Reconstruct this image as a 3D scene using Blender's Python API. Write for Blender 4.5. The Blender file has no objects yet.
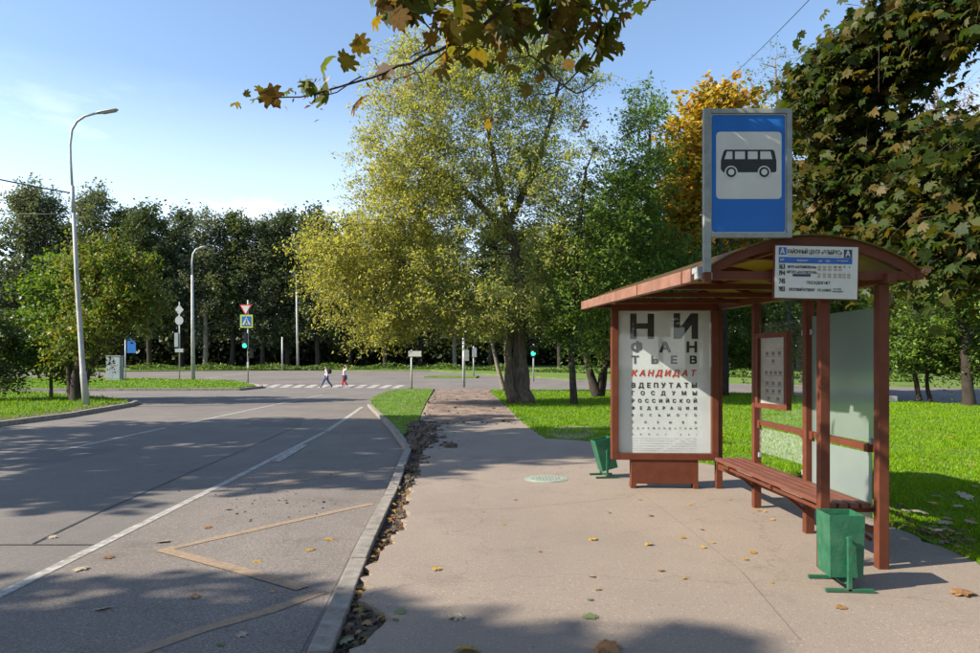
import bpy, bmesh, math, random
import numpy as np
from mathutils import Vector, Matrix

# ------------------------------------------------------------------ camera, sky, sun, exposure
SC = bpy.context.scene
COL = SC.collection
F, CX, HZ, CAMH = 700.0, 490.0, 364.0, 1.6        # focal length in photo pixels, centre column, horizon row, eye height
cam = bpy.data.cameras.new('camera')
cam.sensor_width = 36.0
cam.lens = 36.0 * F / 980.0
cam.shift_y = (HZ - 326.5) / 980.0
cam.clip_start, cam.clip_end = 0.05, 4000
camo = bpy.data.objects.new('camera', cam)
COL.objects.link(camo)
camo.location = (0, 0, CAMH)
camo.rotation_euler = (math.radians(90), 0, 0)
SC.camera = camo

LDIR = Vector((1.0, 0.27, -0.73)).normalized()     # the way sunlight travels
SUN_EL = math.asin(-LDIR.z)
W = bpy.data.worlds.new("World")
SC.world = W
W.use_nodes = True
nt = W.node_tree
nt.nodes.clear()
wout = nt.nodes.new('ShaderNodeOutputWorld')
wbg = nt.nodes.new('ShaderNodeBackground')
sky = nt.nodes.new('ShaderNodeTexSky')
sky.sky_type = 'NISHITA'
sky.sun_disc = False
sky.sun_elevation = SUN_EL
sky.sun_rotation = math.atan2(-LDIR.x, -LDIR.y)
sky.air_density, sky.dust_density, sky.ozone_density = 1.0, 0.5, 1.7
wbg.inputs['Strength'].default_value = 0.126
# a few thin clouds low in the sky
tc = nt.nodes.new('ShaderNodeTexCoord')
mp = nt.nodes.new('ShaderNodeMapping')
mp.inputs['Scale'].default_value = (1.6, 1.6, 5.0)
nz = nt.nodes.new('ShaderNodeTexNoise')
nz.inputs['Scale'].default_value = 2.3
nz.inputs['Detail'].default_value = 7
nz.inputs['Roughness'].default_value = 0.6
rp = nt.nodes.new('ShaderNodeValToRGB')
rp.color_ramp.elements[0].position = 0.56
rp.color_ramp.elements[1].position = 0.78
rp.color_ramp.elements[1].color = (0.75, 0.75, 0.75, 1)
sep = nt.nodes.new('ShaderNodeSeparateXYZ')
hr = nt.nodes.new('ShaderNodeMapRange')
hr.inputs['From Min'].default_value = 0.36
hr.inputs['From Max'].default_value = 0.14
mul = nt.nodes.new('ShaderNodeMath'); mul.operation = 'MULTIPLY'
mixc = nt.nodes.new('ShaderNodeMix'); mixc.data_type = 'RGBA'
mixc.inputs[7].default_value = (7.6, 8.3, 9.0, 1)
L = nt.links.new
L(tc.outputs['Generated'], mp.inputs['Vector']); L(mp.outputs['Vector'], nz.inputs['Vector'])
L(nz.outputs['Fac'], rp.inputs['Fac']); L(tc.outputs['Generated'], sep.inputs[0]); L(sep.outputs['Z'], hr.inputs['Value'])
hz = nt.nodes.new('ShaderNodeMapRange')           # pale haze towards the horizon
hz.inputs['From Min'].default_value = 0.36
hz.inputs['From Max'].default_value = 0.0
hz.inputs['To Max'].default_value = 0.55
mxm = nt.nodes.new('ShaderNodeMath'); mxm.operation = 'MAXIMUM'
L(sep.outputs['Z'], hz.inputs['Value'])
L(rp.outputs['Color'], mul.inputs[0]); L(hr.outputs['Result'], mul.inputs[1])
mixd = nt.nodes.new('ShaderNodeMix'); mixd.data_type = 'RGBA'; mixd.inputs[7].default_value = (10.0, 10.2, 10.4, 1)
L(hz.outputs['Result'], mxm.inputs[1]); mxm.inputs[0].default_value = 0.0
L(mxm.outputs[0], mixc.inputs[0]); L(sky.outputs['Color'], mixc.inputs[6])
L(mixc.outputs[2], mixd.inputs[6]); L(mul.outputs[0], mixd.inputs[0]); L(mixd.outputs[2], wbg.inputs['Color']); L(wbg.outputs['Background'], wout.inputs['Surface'])

sun = bpy.data.lights.new('sun', 'SUN')
sun.energy = 5.0
sun.angle = math.radians(0.53)
sun.color = (1.0, 0.91, 0.76)
suno = bpy.data.objects.new('sun', sun)
COL.objects.link(suno)
suno.rotation_euler = LDIR.to_track_quat('-Z', 'Y').to_euler()
suno.location = (-30, -8, 30)

SC.view_settings.view_transform = 'Standard'
SC.view_settings.look = 'None'
SC.view_settings.exposure = 1.02
SC.view_settings.gamma = 1.0
SC.render.engine = 'CYCLES'
SC.cycles.use_denoising = True
SC.cycles.max_bounces = 6
SC.cycles.transparent_max_bounces = 12
SC.cycles.caustics_reflective = SC.cycles.caustics_refractive = False

rng = np.random.default_rng(7)
random.seed(7)

# ------------------------------------------------------------------ geometry helpers
RISE = 0.022
def rise(y): return RISE * max(0.0, y - 42.0)

def dist(py):
    d = F * CAMH / max(py - HZ, 1e-6) if py > HZ else 1e9
    if d > 42: d = (CAMH + 42 * RISE) / (RISE + (py - HZ) / F)
    return d

def G(px, py, z=0.0):
    """point of the ground (raised by z) seen at a photo pixel"""
    if abs(z) > 0:
        d = F * (CAMH - z) / (py - HZ)
        if d > 42: d = (CAMH - z + 42 * RISE) / (RISE + (py - HZ) / F)
    else: d = dist(py)
    return Vector(((px - CX) / F * d, d, z + rise(d)))

def P(px, py, d):
    return Vector(((px - CX) / F * d, d, CAMH + (HZ - py) / F * d))

def tag(o, label=None, cat=None, group=None, kind=None):
    if label: o['label'] = label
    if cat: o['category'] = cat
    if group: o['group'] = group
    if kind: o['kind'] = kind
    return o

def empty(name, loc, label=None, cat=None, group=None, rz=0.0):
    o = bpy.data.objects.new(name, None)
    COL.objects.link(o)
    o.location = loc
    o.rotation_euler = (0, 0, rz)
    o.empty_display_size = 0.2
    return tag(o, label, cat, group)

class MB:
    """collects shapes, links them as ONE mesh"""
    def __init__(s): s.v = []; s.f = []
    def add(s, verts, faces):
        n = len(s.v)
        s.v += [tuple(v) for v in verts]
        s.f += [tuple(i + n for i in f) for f in faces]
        return s
    def box(s, c, size, rot=None, taper=1.0):
        hx, hy, hz = size[0] / 2, size[1] / 2, size[2] / 2
        vs = []
        for z in (-1, 1):
            t = taper if z > 0 else 1.0
            for x, y in ((-1, -1), (1, -1), (1, 1), (-1, 1)):
                v = Vector((x * hx * t, y * hy * t, z * hz))
                if rot is not None: v = rot @ v
                vs.append(v + Vector(c))
        return s.add(vs, [(3, 2, 1, 0), (4, 5, 6, 7), (0, 1, 5, 4), (1, 2, 6, 5), (2, 3, 7, 6), (3, 0, 4, 7)])
    def bar(s, a, b, w, h, up=Vector((0, 0, 1))):
        """box beam from a to b: w sideways, h along up"""
        a, b = Vector(a), Vector(b)
        t = (b - a).normalized()
        side = t.cross(up)
        if side.length < 1e-4: side = t.cross(Vector((0, 1, 0)))
        side.normalize()
        u = side.cross(t).normalized()
        vs = []
        for p in (a, b):
            for i, j in ((-1, -1), (1, -1), (1, 1), (-1, 1)):
                vs.append(p + side * (i * w / 2) + u * (j * h / 2))
        return s.add(vs, [(3, 2, 1, 0), (4, 5, 6, 7), (0, 1, 5, 4), (1, 2, 6, 5), (2, 3, 7, 6), (3, 0, 4, 7)])
    def tube(s, pts, radii, n=8, caps=True):
        pts = [Vector(p) for p in pts]
        if not hasattr(radii, '__len__'): radii = [radii] * len(pts)
        vs, fs = [], []
        prev = None
        for i, p in enumerate(pts):
            a = pts[max(i - 1, 0)]; b = pts[min(i + 1, len(pts) - 1)]
            t = (b - a).normalized() if (b - a).length > 1e-9 else Vector((0, 0, 1))
            if prev is None:
                ref = Vector((1, 0, 0)) if abs(t.x) < 0.8 else Vector((0, 1, 0))
            else: ref = prev
            u = (ref - t * ref.dot(t)).normalized()
            prev = u
            w = t.cross(u)
            for k in range(n):
                an = 2 * math.pi * k / n
                vs.append(p + (u * math.cos(an) + w * math.sin(an)) * radii[i])
        for i in range(len(pts) - 1):
            for k in range(n):
                k2 = (k + 1) % n
                fs.append((i * n + k, i * n + k2, (i + 1) * n + k2, (i + 1) * n + k))
        if caps:
            fs.append(tuple(range(n - 1, -1, -1)))
            fs.append(tuple((len(pts) - 1) * n + k for k in range(n)))
        return s.add(vs, fs)
    def prism(s, poly, z0, z1, ter=False):
        """upright prism over a flat outline"""
        n = len(poly)
        area = sum(poly[i][0] * poly[(i + 1) % n][1] - poly[(i + 1) % n][0] * poly[i][1] for i in range(n))
        if area < 0: poly = poly[::-1]
        vs = [(p[0], p[1], z1 + (rise(p[1]) if ter else 0)) for p in poly] + [(p[0], p[1], z0 + (rise(p[1]) if ter else 0)) for p in poly]
        fs = [tuple(range(n))] + [(i, n + i, n + (i + 1) % n, (i + 1) % n) for i in range(n)]
        return s.add(vs, fs)
    def plate(s, outline, y0, y1):
        """outline in x,z pushed through in y (y0 is the face towards the viewer)"""
        n = len(outline)
        area = sum(outline[i][0] * outline[(i + 1) % n][1] - outline[(i + 1) % n][0] * outline[i][1] for i in range(n))
        if area < 0: outline = outline[::-1]
        vs = [(p[0], y0, p[1]) for p in outline] + [(p[0], y1, p[1]) for p in outline]
        fs = [tuple(range(n)), tuple(range(2 * n - 1, n - 1, -1))] + [(i, n + i, n + (i + 1) % n, (i + 1) % n) for i in range(n)]
        return s.add(vs, fs)
    def build(s, name, mat, parent=None, smooth=False, bevel=0.0):
        me = bpy.data.meshes.new(name)
        me.from_pydata(s.v, [], s.f)
        if bevel > 0:
            bm = bmesh.new(); bm.from_mesh(me)
            es = [e for e in bm.edges if len(e.link_faces) == 2 and e.calc_face_angle(0) > 0.6]
            bmesh.ops.bevel(bm, geom=es, offset=bevel, segments=2, affect='EDGES', profile=0.6, clamp_overlap=True)
            bm.to_mesh(me); bm.free()
        me.validate()
        if mat: me.materials.append(mat)
        if smooth: me.polygons.foreach_set('use_smooth', [True] * len(me.polygons))
        o = bpy.data.objects.new(name, me)
        COL.objects.link(o)
        if parent is not None: o.parent = parent
        return o

def np_mesh(name, V, nper, mat, parent=None):
    """many separate faces, nper corners each"""
    me = bpy.data.meshes.new(name)
    n = len(V); m = n // nper
    me.vertices.add(n)
    me.vertices.foreach_set('co', np.ascontiguousarray(V, dtype=np.float32).ravel())
    me.loops.add(n)
    me.loops.foreach_set('vertex_index', np.arange(n, dtype=np.int32))
    me.polygons.add(m)
    me.polygons.foreach_set('loop_start', np.arange(0, n, nper, dtype=np.int32))
    me.polygons.foreach_set('loop_total', np.full(m, nper, dtype=np.int32))
    me.update(calc_edges=True)
    me.materials.append(mat)
    o = bpy.data.objects.new(name, me)
    COL.objects.link(o)
    if parent is not None: o.parent = parent
    return o

def copy_tree(o, parent=None):
    c = o.copy(); COL.objects.link(c)
    if parent is not None: c.parent = parent
    for ch in list(o.children): copy_tree(ch, c)
    return c

# ------------------------------------------------------------------ materials
def new_mat(name):
    m = bpy.data.materials.new(name)
    m.use_nodes = True
    return m, m.node_tree, m.node_tree.nodes['Principled BSDF']

def ramp(nt, stops):
    r = nt.nodes.new('ShaderNodeValToRGB')
    e = r.color_ramp.elements
    e[0].position, e[0].color = stops[0][0], (*stops[0][1], 1)
    e[1].position, e[1].color = stops[-1][0], (*stops[-1][1], 1)
    for p, c in stops[1:-1]:
        q = e.new(p); q.color = (*c, 1)
    return r

def noise(nt, scale, detail=5, rough=0.55, coord='Object', stretch=None):
    t = nt.nodes.new('ShaderNodeTexCoord')
    n = nt.nodes.new('ShaderNodeTexNoise')
    n.inputs['Scale'].default_value = scale
    n.inputs['Detail'].default_value = detail
    n.inputs['Roughness'].default_value = rough
    if stretch:
        mp = nt.nodes.new('ShaderNodeMapping'); mp.inputs['Scale'].default_value = stretch
        nt.links.new(t.outputs[coord], mp.inputs['Vector']); nt.links.new(mp.outputs['Vector'], n.inputs['Vector'])
    else: nt.links.new(t.outputs[coord], n.inputs['Vector'])
    return n

def mixrgb(nt, a, b, fac, mode='MIX'):
    m = nt.nodes.new('ShaderNodeMix'); m.data_type = 'RGBA'; m.blend_type = mode
    for i, v in ((6, a), (7, b), (0, fac)):
        if hasattr(v, 'default_value') or hasattr(v, 'links'): nt.links.new(v, m.inputs[i])
        elif isinstance(v, tuple): m.inputs[i].default_value = (*v, 1)
        else: m.inputs[i].default_value = v
    return m.outputs[2]

def mat_mottled(name, c1, c2, scale=6, rough=0.7, bump=0.15, bscale=None, metal=0.0, dirt=None, dscale=2.0, stretch=None, spec=0.4):
    m, nt, b = new_mat(name)
    n = noise(nt, scale, 6, 0.6, stretch=stretch)
    r = ramp(nt, [(0.32, c1), (0.68, c2)])
    nt.links.new(n.outputs['Fac'], r.inputs['Fac'])
    col = r.outputs['Color']
    if dirt:
        n2 = noise(nt, dscale, 8, 0.7)
        r2 = ramp(nt, [(0.5, (0, 0, 0)), (0.72, (1, 1, 1))])
        nt.links.new(n2.outputs['Fac'], r2.inputs['Fac'])
        col = mixrgb(nt, col, dirt, r2.outputs['Color'])
    nt.links.new(col, b.inputs['Base Color'])
    b.inputs['Roughness'].default_value = rough
    b.inputs['Metallic'].default_value = metal
    b.inputs['Specular IOR Level'].default_value = spec
    if bump:
        n3 = noise(nt, bscale or scale * 4, 6, 0.6, stretch=stretch)
        bp = nt.nodes.new('ShaderNodeBump')
        bp.inputs['Strength'].default_value = bump
        bp.inputs['Distance'].default_value = 0.02
        nt.links.new(n3.outputs['Fac'], bp.inputs['Height'])
        nt.links.new(bp.outputs['Normal'], b.inputs['Normal'])
    return m

def mat_asphalt(name, base, light, dark, patch, stain, crack=0.3, grain=95, big_fac=0.6):
    """worn asphalt: aggregate speckle, broad patches, oily stains"""
    m, nt, b = new_mat(name)
    fine = noise(nt, grain, 4, 0.75)
    r1 = ramp(nt, [(0.3, dark), (0.5, base), (0.72, light)])
    nt.links.new(fine.outputs['Fac'], r1.inputs['Fac'])
    big = noise(nt, 0.55, 8, 0.65, stretch=(1, 0.45, 1))
    r2 = ramp(nt, [(0.38, (0, 0, 0)), (0.66, (1, 1, 1))])
    nt.links.new(big.outputs['Fac'], r2.inputs['Fac'])
    col = mixrgb(nt, r1.outputs['Color'], patch, mixrgb(nt, (0, 0, 0), r2.outputs['Color'], big_fac), 'MIX')
    st = noise(nt, 1.3, 10, 0.78)
    r3 = ramp(nt, [(0.54, (0, 0, 0)), (0.68, (1, 1, 1))])
    nt.links.new(st.outputs['Fac'], r3.inputs['Fac'])
    col = mixrgb(nt, col, stain, mixrgb(nt, (0, 0, 0), r3.outputs['Color'], 0.55))
    gp = noise(nt, 38, 2, 0.5)
    rg = ramp(nt, [(0.60, (0, 0, 0)), (0.68, (1, 1, 1))]); nt.links.new(gp.outputs['Fac'], rg.inputs['Fac'])
    col = mixrgb(nt, col, light, mixrgb(nt, (0, 0, 0), rg.outputs['Color'], 0.42))
    gd = noise(nt, 27, 2, 0.5, stretch=(1.3, 0.8, 1))
    rd_ = ramp(nt, [(0.62, (0, 0, 0)), (0.70, (1, 1, 1))]); nt.links.new(gd.outputs['Fac'], rd_.inputs['Fac'])
    col = mixrgb(nt, col, dark, mixrgb(nt, (0, 0, 0), rd_.outputs['Color'], 0.4))
    bl = noise(nt, 0.22, 6, 0.7)
    rb_ = ramp(nt, [(0.42, (0, 0, 0)), (0.62, (1, 1, 1))]); nt.links.new(bl.outputs['Fac'], rb_.inputs['Fac'])
    col = mixrgb(nt, col, tuple(c * 0.86 for c in patch), mixrgb(nt, (0, 0, 0), rb_.outputs['Color'], 0.45))
    # hairline cracks
    t = nt.nodes.new('ShaderNodeTexCoord')
    wn = noise(nt, 1.4, 5, 0.6)
    add = nt.nodes.new('ShaderNodeMix'); add.data_type = 'RGBA'; add.blend_type = 'LINEAR_LIGHT'; add.inputs[0].default_value = 0.5
    nt.links.new(t.outputs['Object'], add.inputs[6]); nt.links.new(wn.outputs['Color'], add.inputs[7])
    vo = nt.nodes.new('ShaderNodeTexVoronoi'); vo.feature = 'DISTANCE_TO_EDGE'; vo.inputs['Scale'].default_value = 0.33
    nt.links.new(add.outputs[2], vo.inputs['Vector'])
    r4 = ramp(nt, [(0.001, (1, 1, 1)), (0.003, (0, 0, 0))])
    nt.links.new(vo.outputs['Distance'], r4.inputs['Fac'])
    col = mixrgb(nt, col, tuple(c * 0.4 for c in dark), mixrgb(nt, (0, 0, 0), r4.outputs['Color'], crack))
    nt.links.new(col, b.inputs['Base Color'])
    b.inputs['Roughness'].default_value = 0.85
    b.inputs['Specular IOR Level'].default_value = 0.3
    bp = nt.nodes.new('ShaderNodeBump'); bp.inputs['Strength'].default_value = 0.55; bp.inputs['Distance'].default_value = 0.012
    nt.links.new(fine.outputs['Fac'], bp.inputs['Height']); nt.links.new(bp.outputs['Normal'], b.inputs['Normal'])
    return m

def mat_leaf(name, cols, trans=0.4, rough=0.5):
    """leaf colours picked per leaf, light passing through the blade"""
    m, nt, b = new_mat(name)
    g = nt.nodes.new('ShaderNodeNewGeometry')
    n = len(cols)
    r = ramp(nt, [(i / (n - 1), c) for i, c in enumerate(cols)])
    nt.links.new(g.outputs['Random Per Island'], r.inputs['Fac'])
    nt.links.new(r.outputs['Color'], b.inputs['Base Color'])
    b.inputs['Roughness'].default_value = rough
    b.inputs['Specular IOR Level'].default_value = 0.35
    tr = nt.nodes.new('ShaderNodeBsdfTranslucent')
    hs = mixrgb(nt, r.outputs['Color'], (1.0, 0.95, 0.35), 1.0, 'MULTIPLY')
    nt.links.new(hs, tr.inputs['Color'])
    mx = nt.nodes.new('ShaderNodeMixShader'); mx.inputs[0].default_value = trans
    nt.links.new(b.outputs[0], mx.inputs[1]); nt.links.new(tr.outputs[0], mx.inputs[2])
    nt.links.new(mx.outputs[0], nt.nodes['Material Output'].inputs['Surface'])
    return m

def mat_plain(name, c, rough=0.5, metal=0.0, emit=None, estr=1.0):
    m, nt, b = new_mat(name)
    b.inputs['Base Color'].default_value = (*c, 1)
    b.inputs['Roughness'].default_value = rough
    b.inputs['Metallic'].default_value = metal
    if emit:
        b.inputs['Emission Color'].default_value = (*emit, 1)
        b.inputs['Emission Strength'].default_value = estr
    return m

M = {}
M['road'] = mat_asphalt('road asphalt', (0.185, 0.163, 0.145), (0.3, 0.263, 0.233), (0.09, 0.081, 0.074), (0.135, 0.121, 0.112), (0.09, 0.083, 0.079), big_fac=0.75)
M['patch'] = mat_asphalt('repair asphalt', (0.15, 0.135, 0.124), (0.23, 0.205, 0.185), (0.08, 0.073, 0.068), (0.12, 0.109, 0.102), (0.085, 0.079, 0.075))
M['bay'] = mat_asphalt('coarse bay asphalt', (0.2, 0.172, 0.15), (0.4, 0.35, 0.305), (0.06, 0.052, 0.046), (0.14, 0.12, 0.106), (0.08, 0.068, 0.06), grain=60, big_fac=0.7)
M['walk'] = mat_asphalt('pavement asphalt', (0.288, 0.229, 0.182), (0.52, 0.425, 0.35), (0.115, 0.088, 0.069), (0.225, 0.188, 0.155), (0.15, 0.124, 0.102), grain=130, big_fac=0.7)
M['milled'] = mat_mottled('milled brown path', (0.07, 0.045, 0.033), (0.26, 0.19, 0.15), 2.2, 0.95, 1.0, 9, stretch=(1, 0.45, 1), dirt=(0.33, 0.25, 0.2), dscale=0.9)
M['soil'] = mat_mottled('dark soil', (0.05, 0.038, 0.028), (0.16, 0.122, 0.092), 14, 0.95, 0.9, 60)
M['kerb'] = mat_mottled('kerb concrete', (0.185, 0.165, 0.14), (0.3, 0.27, 0.235), 9, 0.9, 0.5, 90, dirt=(0.12, 0.1, 0.08), dscale=5)
M['lawn'] = mat_mottled('lawn ground', (0.05, 0.085, 0.012), (0.11, 0.21, 0.018), 2.2, 0.95, 0.6, 40, dirt=(0.09, 0.085, 0.03), dscale=0.5)
M['lawn_far'] = mat_mottled('far lawn', (0.07, 0.11, 0.018), (0.12, 0.19, 0.028), 1.2, 0.95, 0.4, 20)
M['white_line'] = mat_mottled('worn white road paint', (0.2, 0.185, 0.165), (0.48, 0.46, 0.42), 16, 0.85, 0.4, 90, dirt=(0.17, 0.15, 0.135), dscale=7)
M['orange_line'] = mat_mottled('faded orange road paint', (0.215, 0.165, 0.12), (0.35, 0.24, 0.145), 22, 0.9, 0.5, 90, dirt=(0.2, 0.165, 0.135), dscale=7)
M['seam'] = mat_mottled('pavement seam', (0.12, 0.095, 0.08), (0.2, 0.16, 0.135), 12, 0.9, 0.2, 60)
M['tar'] = mat_mottled('tar seam', (0.035, 0.033, 0.032), (0.06, 0.057, 0.055), 12, 0.7, 0.2, 60)
M['brown'] = mat_mottled('brown painted steel', (0.105, 0.032, 0.017), (0.135, 0.043, 0.024), 7, 0.5, 0.1, 60, dirt=(0.085, 0.033, 0.02), dscale=6, spec=0.15)
M['brown_light'] = mat_mottled('light brown eave', (0.2, 0.095, 0.063), (0.27, 0.14, 0.1), 6, 0.55, 0.08, 30, dirt=(0.15, 0.07, 0.048), dscale=5)  # lighter brown for the front eave and the eave cap
M['bench'] = mat_mottled('brown painted timber', (0.1, 0.033, 0.019), (0.165, 0.058, 0.036), 5, 0.55, 0.2, 30, stretch=(6, 0.6, 6), dirt=(0.13, 0.06, 0.045), dscale=6)
M['grey_metal'] = mat_mottled('grey painted metal', (0.2, 0.225, 0.21), (0.3, 0.325, 0.31), 9, 0.45, 0.06, 40, dirt=(0.15, 0.16, 0.145), dscale=4)
M['zinc'] = mat_mottled('galvanised steel', (0.33, 0.34, 0.34), (0.46, 0.47, 0.47), 4, 0.5, 0.05, 30, metal=0.3, dirt=(0.24, 0.23, 0.22), dscale=2)
M['concrete_pole'] = mat_mottled('pale pole paint', (0.33, 0.33, 0.32), (0.46, 0.455, 0.44), 1.6, 0.7, 0.15, 40, dirt=(0.22, 0.21, 0.2), dscale=2)
M['green'] = mat_mottled('green painted steel', (0.01, 0.08, 0.04), (0.024, 0.135, 0.07), 11, 0.5, 0.25, 22, dirt=(0.06, 0.1, 0.065), dscale=9)
M['black_inside'] = mat_mottled('dark grimy metal', (0.012, 0.03, 0.02), (0.03, 0.06, 0.04), 9, 0.8, 0.1)
M['sign_blue'] = mat_mottled('sign blue', (0.012, 0.115, 0.4), (0.016, 0.135, 0.45), 3, 0.35, 0.0, spec=0.35)
M['sign_white'] = mat_mottled('sign white', (0.5, 0.49, 0.45), (0.6, 0.59, 0.55), 3, 0.45, 0.0)
M['sign_black'] = mat_plain('sign black', (0.012, 0.012, 0.014), 0.45)
M['sign_red'] = mat_plain('sign red', (0.52, 0.02, 0.02), 0.45)
M['sign_yellow'] = mat_plain('sign yellow green border', (0.42, 0.5, 0.07), 0.45)
M['poster'] = mat_mottled('poster paper', (0.58, 0.6, 0.64), (0.68, 0.7, 0.74), 1.5, 0.35, 0.12, 3.0, dirt=(0.53, 0.53, 0.55), dscale=1.2)
M['old_paper'] = mat_mottled('faded paper', (0.34, 0.3, 0.3), (0.46, 0.42, 0.42), 4, 0.3, 0.0, dirt=(0.28, 0.22, 0.21), dscale=3)
M['ink'] = mat_plain('black print', (0.02, 0.02, 0.022), 0.5)
M['ink_red'] = mat_plain('red print', (0.5, 0.035, 0.035), 0.5)
M['ink_grey'] = mat_plain('grey print', (0.35, 0.35, 0.36), 0.5)
M['print_blue'] = mat_plain('blue print', (0.015, 0.1, 0.36), 0.5)
M['print_navy'] = mat_plain('navy print', (0.02, 0.035, 0.09), 0.5)
M['print_brown'] = mat_plain('brown print', (0.3, 0.13, 0.08), 0.5)
M['manhole'] = mat_mottled('pale green worn iron', (0.2, 0.25, 0.2), (0.3, 0.34, 0.28), 14, 0.8, 0.5, 50, dirt=(0.2, 0.18, 0.15), dscale=9)
M['cable'] = mat_plain('black cable', (0.02, 0.02, 0.02), 0.6)
M['bark'] = mat_mottled('brown bark', (0.045, 0.034, 0.026), (0.17, 0.13, 0.1), 7, 0.95, 1.0, 18, stretch=(1.5, 1.5, 0.35))
M['bark_dark'] = mat_mottled('dark bark', (0.018, 0.014, 0.011), (0.055, 0.042, 0.033), 8, 0.95, 0.8, 16, stretch=(1.5, 1.5, 0.4))
M['bark_pale'] = mat_mottled('pale bark', (0.11, 0.09, 0.07), (0.26, 0.23, 0.19), 8, 0.95, 0.6, 16, stretch=(1.5, 1.5, 0.4))
M['twig'] = mat_mottled('twig bark', (0.03, 0.022, 0.018), (0.07, 0.05, 0.04), 20, 0.9, 0.3)
M['cabinet'] = mat_mottled('grey cabinet paint', (0.24, 0.27, 0.28), (0.32, 0.35, 0.36), 2, 0.5, 0.05)
M['skin'] = mat_plain('skin', (0.5, 0.3, 0.22), 0.55)
M['hair'] = mat_mottled('dark hair', (0.012, 0.01, 0.008), (0.03, 0.022, 0.017), 20, 0.6, 0.2)
M['cloth_white'] = mat_mottled('white cloth', (0.62, 0.61, 0.58), (0.74, 0.73, 0.7), 12, 0.9, 0.3, 25)
M['cloth_blue'] = mat_mottled('blue denim', (0.03, 0.055, 0.14), (0.06, 0.1, 0.22), 14, 0.9, 0.3, 30)
M['cloth_red'] = mat_mottled('red cloth', (0.42, 0.012, 0.014), (0.55, 0.025, 0.025), 12, 0.85, 0.3, 30)
M['cloth_dark'] = mat_mottled('dark cloth', (0.02, 0.015, 0.018), (0.05, 0.035, 0.035), 14, 0.85, 0.3, 30)
M['shoe'] = mat_plain('dark shoe', (0.015, 0.014, 0.014), 0.5)
M['shoe_pale'] = mat_plain('pale shoe', (0.6, 0.56, 0.52), 0.6)
M['lamp_glass'] = mat_plain('lamp cover', (0.3, 0.3, 0.31), 0.25)
M['light_green'] = mat_plain('lit green lens', (0.02, 0.5, 0.25), 0.4, emit=(0.03, 0.95, 0.45), estr=1.6)
M['lens_dark'] = mat_plain('unlit lens', (0.03, 0.012, 0.01), 0.3)
M['concrete'] = mat_mottled('concrete block', (0.33, 0.32, 0.3), (0.46, 0.45, 0.43), 5, 0.9, 0.3, 40)

def mat_frosted(name='frosted pane', see=0.55):
    m, nt, b = new_mat(name)
    n = noise(nt, 1.3, 4, 0.5)
    r = ramp(nt, [(0.35, (0.36, 0.43, 0.42)), (0.65, (0.46, 0.52, 0.51))])
    nt.links.new(n.outputs['Fac'], r.inputs['Fac'])
    nt.links.new(r.outputs['Color'], b.inputs['Base Color'])
    b.inputs['Roughness'].default_value = 0.35
    tl = nt.nodes.new('ShaderNodeBsdfTranslucent')
    tl.inputs['Color'].default_value = (0.42, 0.52, 0.5, 1)
    rf = nt.nodes.new('ShaderNodeBsdfRefraction')
    rf.inputs['Color'].default_value = (0.72, 0.85, 0.78, 1)
    rf.inputs['Roughness'].default_value = 0.42
    rf.inputs['IOR'].default_value = 1.02
    m1 = nt.nodes.new('ShaderNodeMixShader'); m1.inputs[0].default_value = 0.35
    m2 = nt.nodes.new('ShaderNodeMixShader'); m2.inputs[0].default_value = see
    nt.links.new(b.outputs[0], m1.inputs[1]); nt.links.new(tl.outputs[0], m1.inputs[2])
    nt.links.new(m1.outputs[0], m2.inputs[1]); nt.links.new(rf.outputs[0], m2.inputs[2])
    nt.links.new(m2.outputs[0], nt.nodes['Material Output'].inputs['Surface'])
    return m
def mat_clear(name, film, spots=False):
    """thin clear pane with a grimy film"""
    m, nt, b = new_mat(name)
    b.inputs['Base Color'].default_value = (0.5, 0.55, 0.5, 1)
    b.inputs['Roughness'].default_value = 0.3
    tp = nt.nodes.new('ShaderNodeBsdfTransparent'); tp.inputs['Color'].default_value = (0.97, 0.985, 0.975, 1)
    gl = nt.nodes.new('ShaderNodeBsdfGlossy'); gl.inputs['Roughness'].default_value = 0.03
    m1 = nt.nodes.new('ShaderNodeMixShader'); m2 = nt.nodes.new('ShaderNodeMixShader')
    m1.inputs[0].default_value = 0.03; nt.links.new(tp.outputs[0], m1.inputs[1]); nt.links.new(gl.outputs[0], m1.inputs[2])
    n = noise(nt, 26 if spots else 3, 6, 0.7)
    r = ramp(nt, [(0.4, (film * 0.3,) * 3), (0.7, (min(1, film * 2.2),) * 3)])
    nt.links.new(n.outputs['Fac'], r.inputs['Fac']); nt.links.new(r.outputs['Color'], m2.inputs[0])
    nt.links.new(m1.outputs[0], m2.inputs[1]); nt.links.new(b.outputs[0], m2.inputs[2])
    nt.links.new(m2.outputs[0], nt.nodes['Material Output'].inputs['Surface'])
    return m
def mat_roof():
    m, nt, b = new_mat('amber roof sheet')
    b.inputs['Base Color'].default_value = (0.17, 0.1, 0.03, 1)
    b.inputs['Roughness'].default_value = 0.3
    tl = nt.nodes.new('ShaderNodeBsdfTranslucent'); tl.inputs['Color'].default_value = (0.33, 0.28, 0.04, 1)
    mx = nt.nodes.new('ShaderNodeMixShader'); mx.inputs[0].default_value = 0.5
    nt.links.new(b.outputs[0], mx.inputs[1]); nt.links.new(tl.outputs[0], mx.inputs[2])
    nt.links.new(mx.outputs[0], nt.nodes['Material Output'].inputs['Surface'])
    return m
M['frosted'] = mat_frosted()
M['frosted_sunlit'] = mat_frosted('sunlit frosted pane', 0.4)  # less see-through copy, paler to imitate sun on the lower pane
M['pane'] = mat_clear('clear pane', 0.02)
M['pane_film'] = mat_clear('filmed pane', 0.14, True)
M['roof'] = mat_roof()

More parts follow.
